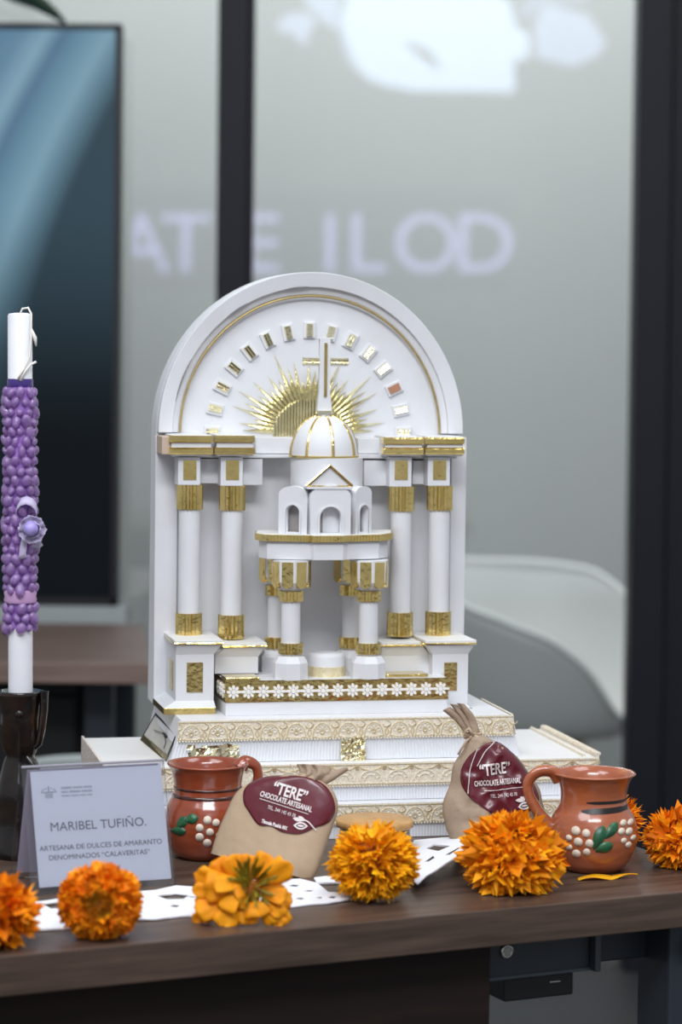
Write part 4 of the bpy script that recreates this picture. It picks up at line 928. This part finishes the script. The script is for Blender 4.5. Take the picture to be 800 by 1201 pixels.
b = NB(); ex_, ez_ = -.0475, .100
for k in range(9):
    a = radians(k * 22.5); box(b, ex_ + .0072 * cos(a) - .0006, ex_ + .0072 * cos(a) + .0006, -.0001, .0001, ez_ + .004 * sin(a) - .0006, ez_ + .004 * sin(a) + .0006)
for k in range(-3, 4): box(b, ex_ + k * .0012 - .0003, ex_ + k * .0012 + .0003, -.0001, .0001, ez_ - .006, ez_ - .001)
box(b, ex_ - .006, ex_ + .006, -.0001, .0001, ez_ - .0005, ez_ + .0005); box(b, ex_ - .0006, ex_ + .0006, -.0001, .0001, ez_, ez_ + .006)
xf(b, LM @ T(0, .0019, 0)); obj('printed_emblem', b, M['inklight'], pf_)

# ------------------------------------------------------------------ candle and candlestick
hb_ = on_level(23, 1003); hs_ = hb_.y / FPX
hold = thing('candlestick', 'black glazed ceramic candlestick standing behind the name card', 'candlestick', hb_)
def hp_(y): return (1003 - y) * hs_
b = NB(); prof = [(.001, 0), (.032, 0), (.034, .006), (.027, .018), (.024, hp_(960)), (.027, hp_(940)), (.026, hp_(925)), (.0235, hp_(912)), (.019, hp_(895)), (.0155, hp_(884)), (.0185, hp_(876)), (.022, hp_(868)), (.0225, hp_(840)), (.0235, hp_(812)), (.0245, hp_(808)), (.022, hp_(807)), (.0165, hp_(811)), (.001, hp_(812))]
lathe(b, prof, 40, caps=False, rfun=lambda a, r, z: r * (1 + .03 * sin(a * 3 + z * 90) + .02 * sin(a * 7))); obj('stick_body', b, M['ceram'], hold, smooth=True)
b = NB(); tube(b, [(.016, -.012, hp_(873)), (.021, -.012, hp_(868)), (.024, -.013, hp_(850)), (.026, -.012, hp_(825)), (.026, -.012, hp_(806))], .0045, 8, rf=lambda t: .7 + .4 * t); obj('moulded_rib', b, M['ceram'], hold, smooth=True)
b = NB(); bmesh.ops.create_icosphere(b, subdivisions=2, radius=.0045); xf(b, T(.0015, -.0225, hp_(832)) @ Matrix.Diagonal((1, .6, 1, 1))); obj('knob', b, M['ceram'], hold, smooth=True)
b = NB(); tube(b, [(.008, -.010, hp_(884)), (.016, -.014, hp_(895)), (.022, -.016, hp_(910)), (.027, -.016, hp_(925))], .0035, 8); obj('moulded_rib', b, M['ceram'], hold, smooth=True)
cz_ = hb_.z + hp_(812)
can = thing('candle', 'tall white candle wrapped in violet wax beads with a lilac bow', 'candle', (hb_.x, hb_.y, cz_), rot=(0, radians(-.4), 0))
def ch_(y): return (812 - y) * hs_ * 1.0
cr0 = .0128
b = NB(); lathe(b, [(cr0, -.004), (cr0, ch_(366)), (cr0 * .9, ch_(364)), (cr0 * .5, ch_(363))], 32); obj('wax_stem', b, M['wax'], can, smooth=True)
b = NB(); tube(b, [(0, -.002, ch_(365)), (.003, -.003, ch_(358)), (.009, -.004, ch_(357)), (.0125, -.006, ch_(364)), (.0125, -.008, ch_(380)), (.0125, -.009, ch_(395)), (.011, -.011, ch_(415)), (.006, -.0135, ch_(428)), (-.001, -.0145, ch_(441))], .0011, 6)
tube(b, [(.0128, -.008, ch_(381)), (.0165, -.008, ch_(392)), (.0178, -.008, ch_(402))], .0014, 6, rf=lambda t: .6 + sin(pi * t)); tube(b, [(.018, -.010, ch_(420)), (.013, -.012, ch_(423)), (.008, -.0135, ch_(430)), (.002, -.0145, ch_(442))], .0013, 6)
obj('wick', b, M['wick'], can, smooth=True)
b = NB(); lathe(b, [(cr0 + .0006, ch_(450)), (cr0 + .0010, ch_(448)), (cr0 + .001, ch_(442)), (cr0 + .0002, ch_(440))], 32); obj('violet_band', b, M['violet'], can, smooth=True)
b = NB(); lathe(b, [(cr0 - .001, ch_(742)), (cr0 + .0006, ch_(725)), (cr0 + .0008, ch_(600)), (cr0 + .0008, ch_(450))], 32, rfun=lambda a, r, z: r * (1 + .03 * sin(a * 8 + z * 300))); obj('violet_core', b, M['gelcore'], can, smooth=True)
b = NB(); bmesh.ops.create_icosphere(b, subdivisions=2, radius=1); bd0 = None; row = 0; y = 456
while y < 736:
    if not 690 < y < 702:
        for k in range(9):
            a = 2 * pi * (k + .5 * (row % 2)) / 9 + R.uniform(-.08, .08); rr = .0050 * R.uniform(.7, 1.2)
            if bd0 is None: o = obj('wax_bead', b, M['gel'], can, smooth=True); bd0 = o.data
            else: o = obj('wax_bead', bd0, M['gel'], can)
            o.location = ((cr0 + .0018) * cos(a), (cr0 + .0018) * sin(a), ch_(y)); o.scale = (rr, rr, rr * R.uniform(1.1, 1.7)); o.rotation_euler = (R.uniform(-.5, .5), R.uniform(-.7, .7), a)
    y += 11.5; row += 1
b = NB(); lathe(b, [(cr0 + .0035, ch_(703)), (cr0 + .0045, ch_(700)), (cr0 + .0036, ch_(696)), (cr0 + .0045, ch_(691)), (cr0 + .0035, ch_(688))], 32); obj('ribbon_band', b, mat('pink_ribbon', (.50, .30, .52), .4), can, smooth=True)
# bow and rose
bz = ch_(615); bx_ = .0125; by_ = -.019
def ribbon(pts, wv, parent, nm='ribbon_loop'):
    bm = NB(); wv = Vector(wv); rows = [(bm.verts.new(Vector(p) + wv), bm.verts.new(Vector(p) - wv)) for p in pts]
    for a_, c_ in zip(rows, rows[1:]): bm.faces.new((a_[0], a_[1], c_[1], c_[0]))
    o = obj(nm, bm, M['ribbon'], parent, smooth=True); o.modifiers.new('s', 'SOLIDIFY').thickness = .0004; return o
ribbon([(bx_ - .010 + .011 * cos(a) + .006, by_ + .004 - .005 * sin(a), bz + .018 + .012 * sin(a)) for a in [radians(-60 + i * 30) for i in range(11)]], (0, .003, .0040), can)
ribbon([(bx_ - .004, by_, bz - .004), (bx_ - .006, by_ - .001, bz - .013), (bx_ - .008, by_, bz - .026), (bx_ - .0075, by_, bz - .031)], (.0038, 0, .0015), can, 'ribbon_tail')
ribbon([(bx_ + .001, by_, bz - .006), (bx_ + .006, by_ - .001, bz - .013), (bx_ + .010, by_, bz - .020)], (.0036, 0, .0030), can, 'ribbon_tail')
b = NB(); bmesh.ops.create_icosphere(b, subdivisions=3, radius=.0078)
for v in b.verts: v.co *= 1 + .12 * noise.noise(v.co * 300)
xf(b, T(bx_ + .002, by_ - .011, bz + .001)); obj('rose_heart', b, M['rose'], can, smooth=True)

# ------------------------------------------------------------------ small jar behind the amber marigold
jb = on_level(439, 1003); 
jar = thing('small_jar', 'squat glass jar with a tan lid behind the yellow marigold', 'jar', jb)
b = NB(); lathe(b, [(.001, 0), (.034, 0), (.037, .004), (.038, .02), (.037, .029), (.034, .031)], 40, caps=False); obj('jar_body', b, M['jar'], jar, smooth=True)
b = NB(); lathe(b, [(.0385, .0305), (.041, .0315), (.041, .0375), (.0395, .039), (.001, .0395)], 40, caps=False); obj('lid', b, M['lid'], jar, smooth=True)

# ------------------------------------------------------------------ white cut-out table runner
def runner(name, label, pts_px, holes_px, zf, th=.0022):
    """pts in pixels on the table; zf(world xy) gives the height"""
    to = lambda p: on_level(p[0], p[1], TZ + .001)
    cen = to(pts_px[0]); t = thing(name, label, 'decoration', (cen.x, cen.y, TZ)); 
    poly = [((to(p) - cen).x, (to(p) - cen).y) for p in pts_px]; hl = [[((to(p) - cen).x, (to(p) - cen).y) for p in h] for h in holes_px]
    bm = shape2d(poly, hl, th)
    bmesh.ops.triangulate(bm, faces=bm.faces); bmesh.ops.subdivide_edges(bm, edges=[e_ for e_ in bm.edges if e_.calc_length() > .02], cuts=2)
    for v in bm.verts: v.co.z += th / 2 + .0006 + zf(v.co.x, v.co.y)
    obj('cut_paper', bm, M['doily'], t); return t
def wob(p, q, n, amp, seed):
    r = random.Random(seed); return [(p[0] + (q[0] - p[0]) * i / n, p[1] + (q[1] - p[1]) * i / n + (r.uniform(-amp, amp))) for i in range(n)]
edge = [(5, 1062)] + wob((5, 1062), (232, 1040), 9, 2.5, 1) + wob((232, 1040), (330, 1032), 5, 2, 2) + [(352, 1032), (372, 1037), (385, 1048), (409, 1050), (410, 1056)] + wob((404, 1058), (245, 1073), 8, 2, 3) + wob((235, 1076), (5, 1093), 9, 3, 4)
holes = []
rh = random.Random(5)
for x, y in ((95, 1062), (185, 1056), (205, 1064), (160, 1070), (345, 1040), (362, 1046), (335, 1050), (352, 1055), (375, 1054), (390, 1054), (60, 1075), (30, 1070), (225, 1053), (240, 1060), (80, 1080), (310, 1057)):
    L_ = rh.uniform(5, 9); h_ = rh.uniform(1.2, 2); holes.append([(x - L_, y + 1), (x - L_ * .2, y - h_), (x + L_, y - 1.5), (x + L_ * .3, y + h_)])
holes.append([(48, 1062), (110, 1054), (130, 1058), (110, 1063), (60, 1068)]); holes.append([(182, 1052.5), (206, 1049), (222, 1051), (216, 1056), (196, 1057)])
holes = [h for i, h in enumerate(holes) if i not in (0, 1, 11, 10)]
runner('cutout_runner', 'white cut-out paper runner lying along the desk front under the marigolds', edge, holes, lambda x, y: .0004 * sin(x * 60))
# raised corner piece by the amber marigold
def raised(label, pts, holes, y_of, th=.0018):
    c = Vector(on_depth(*pts[0], y_of(*pts[0]))); t = thing('cutout_paper', label, 'decoration', (c.x, c.y, TZ)); off = Vector((c.x, c.y, TZ))
    bm = shape2d([(p[0], -p[1]) for p in pts], [[(p[0], -p[1]) for p in h] for h in holes], .001)
    bmesh.ops.triangulate(bm, faces=bm.faces)
    for v in bm.verts:
        top = v.co.z > 0; p = on_depth(v.co.x, -v.co.y, y_of(v.co.x, -v.co.y)) - off; v.co = p + Vector((0, 0, .0008 if top else -.0008))
    obj('cut_paper', bm, M['doily'], t); return t
def yplane(px, py):     # a sheet rising gently away from the desk towards the right rear
    k = max(0, min(1, (px - 470) / 95)); base_y = on_level(480 , 1030).y; lo = 1034 - k * 36
    zz = on_level(px, max(py, 960) + 0).y; h = .003 + .030 * k
    return on_level(px, py, TZ + h).y
raised('white cut paper corner lifted up between the yellow and the tall orange marigolds', [(478, 1030), (478, 1000), (486, 986), (520, 983), (567, 980), (548, 998), (523, 1013), (513, 1020), (500, 1028), (490, 1037)], [[(500, 996), (509, 991), (528, 993), (514, 999)], [(497, 1012), (508, 1004), (510, 1007), (503, 1011)], [(522, 1004), (538, 994), (540, 995), (528, 1003)]], yplane)
raised('small white paper strip lying left of the yellow marigold', [(368, 1030), (400, 1026), (400, 1036), (384, 1036), (372, 1036)], [], lambda x, y: on_level(x, y, TZ + .0015).y)

# ------------------------------------------------------------------ marigolds
def petal(bm, base, d, side, up, L_, W2, curl, rnd, tip=3, nl=3, ruf=.12):
    """ruffled petal grown along d"""
    nw = 4; rows = []
    for j in range(nl + 1):
        v = j / nl; wv = W2 * (.35 + .65 * sin(min(1, v * 1.15) * pi / 2)); row_ = []
        for i in range(nw + 1):
            u = i / nw * 2 - 1; ext = 0
            if j == nl: ext = L_ * (ruf * (1 if i % 2 == 0 else -1) * rnd.uniform(.3, 1.2)) - abs(u) ** 2 * L_ * .22
            p = base + d * (L_ * v + ext) + side * (u * wv) + up * (curl * L_ * v * v + rnd.uniform(-1, 1) * ruf * .5 * W2 * v + (abs(u) - .5) * W2 * .5 * v)
            row_.append(bm.verts.new(p))
        rows.append(row_)
    for a_, c_ in zip(rows, rows[1:]):
        for i in range(nw): bm.faces.new((a_[i], a_[i + 1], c_[i + 1], c_[i]))
def marigold(label, px, pyb, rpx, hpx, mk, face, n=300, L_=.42, W_f=.13, curl=.2, seed=1, spike=0.0, ruf=.16, green=0, individual=False, facing=(0, -.9, .45), group=None, bury=.55, yo=0):
    c = on_level(px, pyb); c.y += rpx * c.y / FPX * .5 + yo; s = c.y / FPX; c.x = (px - 400) * s; Rr = rpx * s; Hh = hpx * s
    t = thing('marigold', label, 'flower', (c.x, c.y, TZ), group=group); rnd = random.Random(seed); cen = Vector((0, 0, Hh * .5)); sq = Vector((1, .95, Hh / Rr / 2))
    b = NB(); bmesh.ops.create_icosphere(b, subdivisions=2, radius=Rr * .62)
    for v in b.verts: v.co = Vector((v.co.x, v.co.y * .95, v.co.z * sq.z * .95)) + cen
    obj('flower_core', b, M['core'], t, smooth=True)
    fd = Vector(facing).normalized(); bm = NB()
    for i in range(n):
        zf = 1 - 2 * (i + .5) / n; a = i * 2.39996; nrm = Vector((sqrt(1 - zf * zf) * cos(a), sqrt(1 - zf * zf) * sin(a), zf))
        # axis = facing: petals lie more radially around it
        k = nrm.dot(fd); rad_ = (nrm - fd * k); rad_ = rad_.normalized() if rad_.length > 1e-4 else Vector((1, 0, 0))
        d = (nrm * (1 - face) + rad_ * face + Vector((rnd.uniform(-1, 1), rnd.uniform(-1, 1), rnd.uniform(-1, 1))) * .34).normalized()
        if k < -.6 and green: continue
        base = cen + Vector((nrm.x, nrm.y * sq.y, nrm.z * sq.z)) * Rr * bury; ll = Rr * L_ * rnd.uniform(.75, 1.2)
        tipz = (base + d * ll).z
        if tipz < .001: d.z += (.001 - tipz) / ll + .05; d.normalize()
        side = d.cross(nrm + Vector((.01, .02, .03))).normalized(); side = (side + d.cross(side) * rnd.uniform(-.9, .9)).normalized(); up = side.cross(d).normalized()
        petal(bm, base, d, side, up, ll, Rr * W_f * rnd.uniform(.7, 1.3), curl * rnd.uniform(-.6, 1.2), rnd, ruf=ruf + spike)
    for v in bm.verts:
        if v.co.z < .0006: v.co.z = .0006 + rnd.random() * .0006
    obj('petals', bm, M[mk], t, kind='stuff', fix=False)
    if fd.z > .5: return t
    b = NB(); lathe(b, [(.002, 0), (Rr * .30, Rr * .25), (Rr * .36, Rr * .5)], 12); q = (-fd).to_track_quat('Z', 'Y').to_matrix().to_4x4()
    xf(b, T(*cen) @ q @ Matrix.Rotation(pi, 4, 'X') @ T(0, 0, -Rr * .86)); obj('calyx', b, M['calyx'], t)
    if green:
        bm = NB()
        for i in range(60):
            a = i * 2.4; rr = sqrt(i / 60) * Rr * .33; u_ = fd.orthogonal().normalized(); v_ = fd.cross(u_); base = cen + fd * Rr * .68 + (u_ * cos(a) + v_ * sin(a)) * rr
            d = (fd + (u_ * cos(a) + v_ * sin(a)) * .3).normalized(); side = d.orthogonal().normalized(); petal(bm, base, d, side, side.cross(d), Rr * .2, Rr * .045, .1, rnd)
        obj('green_heart', bm, M['olive'], t, kind='stuff', fix=False)
    return t
marigold('orange marigold cut off by the left edge of the picture', 0, 1113, 42, 68, 'deep', .55, 170, .70, .26, .5, 11, ruf=.2, facing=(-.5, -.4, .7), bury=.5)
marigold('round deep orange marigold with an olive heart, in front of the name card', 121, 1104, 50, 82, 'deep', .6, 520, .34, .17, .6, 12, ruf=.16, green=1, facing=(.05, -.95, .12), bury=.66)
marigold('amber yellow pompon marigold with pointed petals in front of the small jar', 443, 1060, 50, 88, 'yellow', .62, 520, .42, .105, .25, 14, spike=.08, ruf=.1, facing=(-.1, -.15, 1), bury=.66)
marigold('tall bright orange marigold with shaggy petals left of the orange mug', 606, 1049, 52, 74, 'orange', .55, 330, .46, .25, .8, 15, spike=.0, ruf=.32, facing=(0, -.15, 1), bury=.64)
EXTRA = marigold
marigold('orange marigold at the right edge of the picture, right of the orange mug', 805, 1020, 38, 62, 'deep', .5, 280, .46, .24, .8, 17, spike=.0, ruf=.32, facing=(-.5, -.5, .6), bury=.6)
marigold('orange marigold mostly hidden behind the orange mug', 728, 1000, 32, 60, 'deep', .2, 200, .5, .15, .3, 18, spike=.1, ruf=.2, yo=.02)
rnd = random.Random(21)
for k in range(13):
    outer_ = k < 7; a = 2 * pi * k / (7 if outer_ else 6) + (0 if outer_ else .4); fwd = .25 if outer_ else .9
    d = Vector((cos(a), -fwd, sin(a))).normalized(); side = Vector((-sin(a), 0, cos(a))); up = side.cross(d).normalized(); up = -up if up.y > 0 else up; bm = NB()
    petal(bm, Vector((bx_ + .003, by_ - .001, bz)) + Vector((cos(a), 0, sin(a))) * .003, d, side, up, .0125 if outer_ else .0100, .0085 if outer_ else .0072, .35, rnd, nl=5, ruf=.08)
    o = obj('rose_petal', bm, M['ribbon'], can, smooth=True); o.modifiers.new('s', 'SOLIDIFY').thickness = .0004
# crown tuft of the tall one: a second head of larger petals on top
tall = [o for o in bpy.data.objects if o.type == 'EMPTY' and o.get('label', '').startswith('tall bright')][0]
rnd = random.Random(33); bm = NB(); s = tall.location.y / FPX
for i in range(120):
    a = rnd.uniform(0, 2 * pi); el = rnd.uniform(-.1, 1.3); d = Vector((cos(a) * cos(el), sin(a) * cos(el), sin(el))); base = Vector((-.004 + d.x * 16 * s, d.y * 14 * s, 66 * s + d.z * 8 * s))
    side = d.cross(Vector((rnd.uniform(-.3, .3), rnd.uniform(-.3, .3), 1))).normalized(); petal(bm, base, d, side, side.cross(d), rnd.uniform(20, 29) * s * (1 - .35 * sin(max(0, el))), rnd.uniform(6, 9) * s, rnd.uniform(-.3, .3), rnd, ruf=.28)
obj('crown_petals', bm, M['orange'], tall, kind='stuff', fix=False)
# the loose marigold with large petals
c = on_level(286, 1086); c.y += .018; s = c.y / FPX; lm = thing('marigold', 'loose amber marigold with big separate petals and an olive tuft', 'flower', (c.x, c.y, TZ))
b = NB(); bmesh.ops.create_icosphere(b, subdivisions=2, radius=20 * s); xf(b, T(0, 0, 34 * s)); obj('flower_core', b, M['core'], lm, smooth=True)
rnd = random.Random(4)
def bigpetal(base, tip, wd, cup, seed):
    bm = NB(); r = random.Random(seed); base = Vector(base) * s; tip = (Vector(tip) + Vector((r.uniform(-5, 5), r.uniform(-5, 5), r.uniform(-5, 5)))) * s; d = tip - base; Ln = d.length; d.normalize(); out = Vector((base.x, base.y - 2 * s, base.z - 34 * s)).normalized()
    side = d.cross(out if abs(d.dot(out)) < .9 else Vector((0, -1, .3))).normalized(); side = (side + side.cross(d) * r.uniform(-.5, .5)).normalized(); up = side.cross(d).normalized(); rows = []
    for j in range(8):
        v = j / 7; wv = 1.35 * wd * s * (sin(min(1, .18 + v * .95) * pi / 2)) * (1 - .25 * max(0, v - .8) * 5 * .6)
        row_ = []
        for i in range(8):
            u = i / 7 * 2 - 1; ext = (-.16 * u * u + r.uniform(-.035, .035)) * Ln if j == 7 else 0
            row_.append(bm.verts.new(base + d * (Ln * v + ext) + side * u * wv + up * ((cup * (v - v * v * .8) - .28 * u * u * v) * wd * s * 1.3 + sin(u * 5 + seed + v * 2) * .2 * wd * s * v)))
        rows.append(row_)
    for v_ in bm.verts: v_.co.z = max(v_.co.z, .0008)
    for a_, c_ in zip(rows, rows[1:]):
        for i in range(7): bm.faces.new((a_[i], a_[i + 1], c_[i + 1], c_[i]))
    o = obj('petal', bm, M['amber'] if seed % 3 else M['orange'], lm, smooth=True, fix=False); o.modifiers.new('s', 'SOLIDIFY').thickness = .0006
k = 0
for base, tip, wd, cup in [((-14, -10, 48), (-34, -14, 72), 12, .5), ((-6, -12, 52), (-22, -18, 86), 11, .4), ((-20, -14, 42), (-56, -16, 62), 10, .3), ((-22, -16, 36), (-58, -14, 44), 9, .2),
    ((-14, -20, 46), (-48, -30, 44), 15, .5), ((-8, -22, 42), (-30, -34, 22), 14, .6), ((-20, -18, 30), (-56, -26, 16), 12, .4), ((-26, -18, 22), (-58, -18, 3), 8, .2), ((-10, -24, 26), (-24, -32, 1), 13, .5), ((4, -24, 28), (2, -30, 2), 11, .5),
    ((12, -24, 30), (20, -34, 8), 13, .6), ((18, -20, 28), (40, -28, 4), 10, .3), ((22, -16, 34), (52, -20, 12), 12, .4), ((20, -14, 40), (54, -16, 34), 13, .5), ((16, -10, 48), (50, -12, 70), 12, .5), ((10, -6, 54), (34, -6, 80), 13, .5),
    ((0, -4, 54), (6, -2, 76), 10, .3), ((-4, -20, 48), (-34, -26, 56), 13, .6), ((2, -24, 38), (-12, -34, 34), 12, .6), ((22, -18, 22), (46, -24, 0), 8, .3), ((28, -14, 30), (58, -14, 2), 8, .2), ((12, 10, 44), (40, 20, 52), 13, .4), ((-12, 10, 44), (-40, 20, 56), 13, .4), ((0, 14, 48), (4, 26, 70), 13, .4), ((-26, 4, 30), (-54, 6, 22), 12, .3), ((28, 4, 30), (52, 8, 20), 12, .3)]:
    k += 1; bigpetal(base, tip, wd, cup, k)
bm = NB()
for i in range(70):
    a = rnd.uniform(0, 2 * pi); q = sqrt(rnd.random()); base = Vector((8 + cos(a) * 10 * q, -14, 48 + sin(a) * 10 * q)) * s; d = Vector((cos(a) * q * .8, -.45, .35 + sin(a) * q * .9)).normalized(); side = d.orthogonal().normalized()
    petal(bm, base, d, side, side.cross(d), rnd.uniform(16, 30) * s, 2.2 * s, .1, rnd)
obj('olive_tuft', bm, M['olive'], lm, kind='stuff', fix=False)
# single petal on the desk
bm = NB(); n = 16; a0 = on_level(678, 1033); a1 = on_level(748, 1029); rows = []
for i in range(n + 1):
    t = i / n; p = a0.lerp(a1, t) - a0; wv = .0072 * sin(pi * min(1, t * .9 + .12)) * (1.25 - .9 * t) + .0003; z = .0012 + .0022 * abs(sin(t * 5.5)) 
    rows.append([bm.verts.new((p.x, p.y + wv, z + .001)), bm.verts.new((p.x, p.y, z)), bm.verts.new((p.x, p.y - wv, z + .0012 * sin(t * 9)))])
for a_, c_ in zip(rows, rows[1:]):
    for i in range(2): bm.faces.new((a_[i], a_[i + 1], c_[i + 1], c_[i]))
o = obj('fallen_petal', bm, M['yellow'], None, smooth=True, fix=False); o.location = (a0.x, a0.y, TZ); o.modifiers.new('s', 'SOLIDIFY').thickness = .0005
tag(o, 'single narrow yellow petal lying on the desk in front of the orange mug', 'petal')
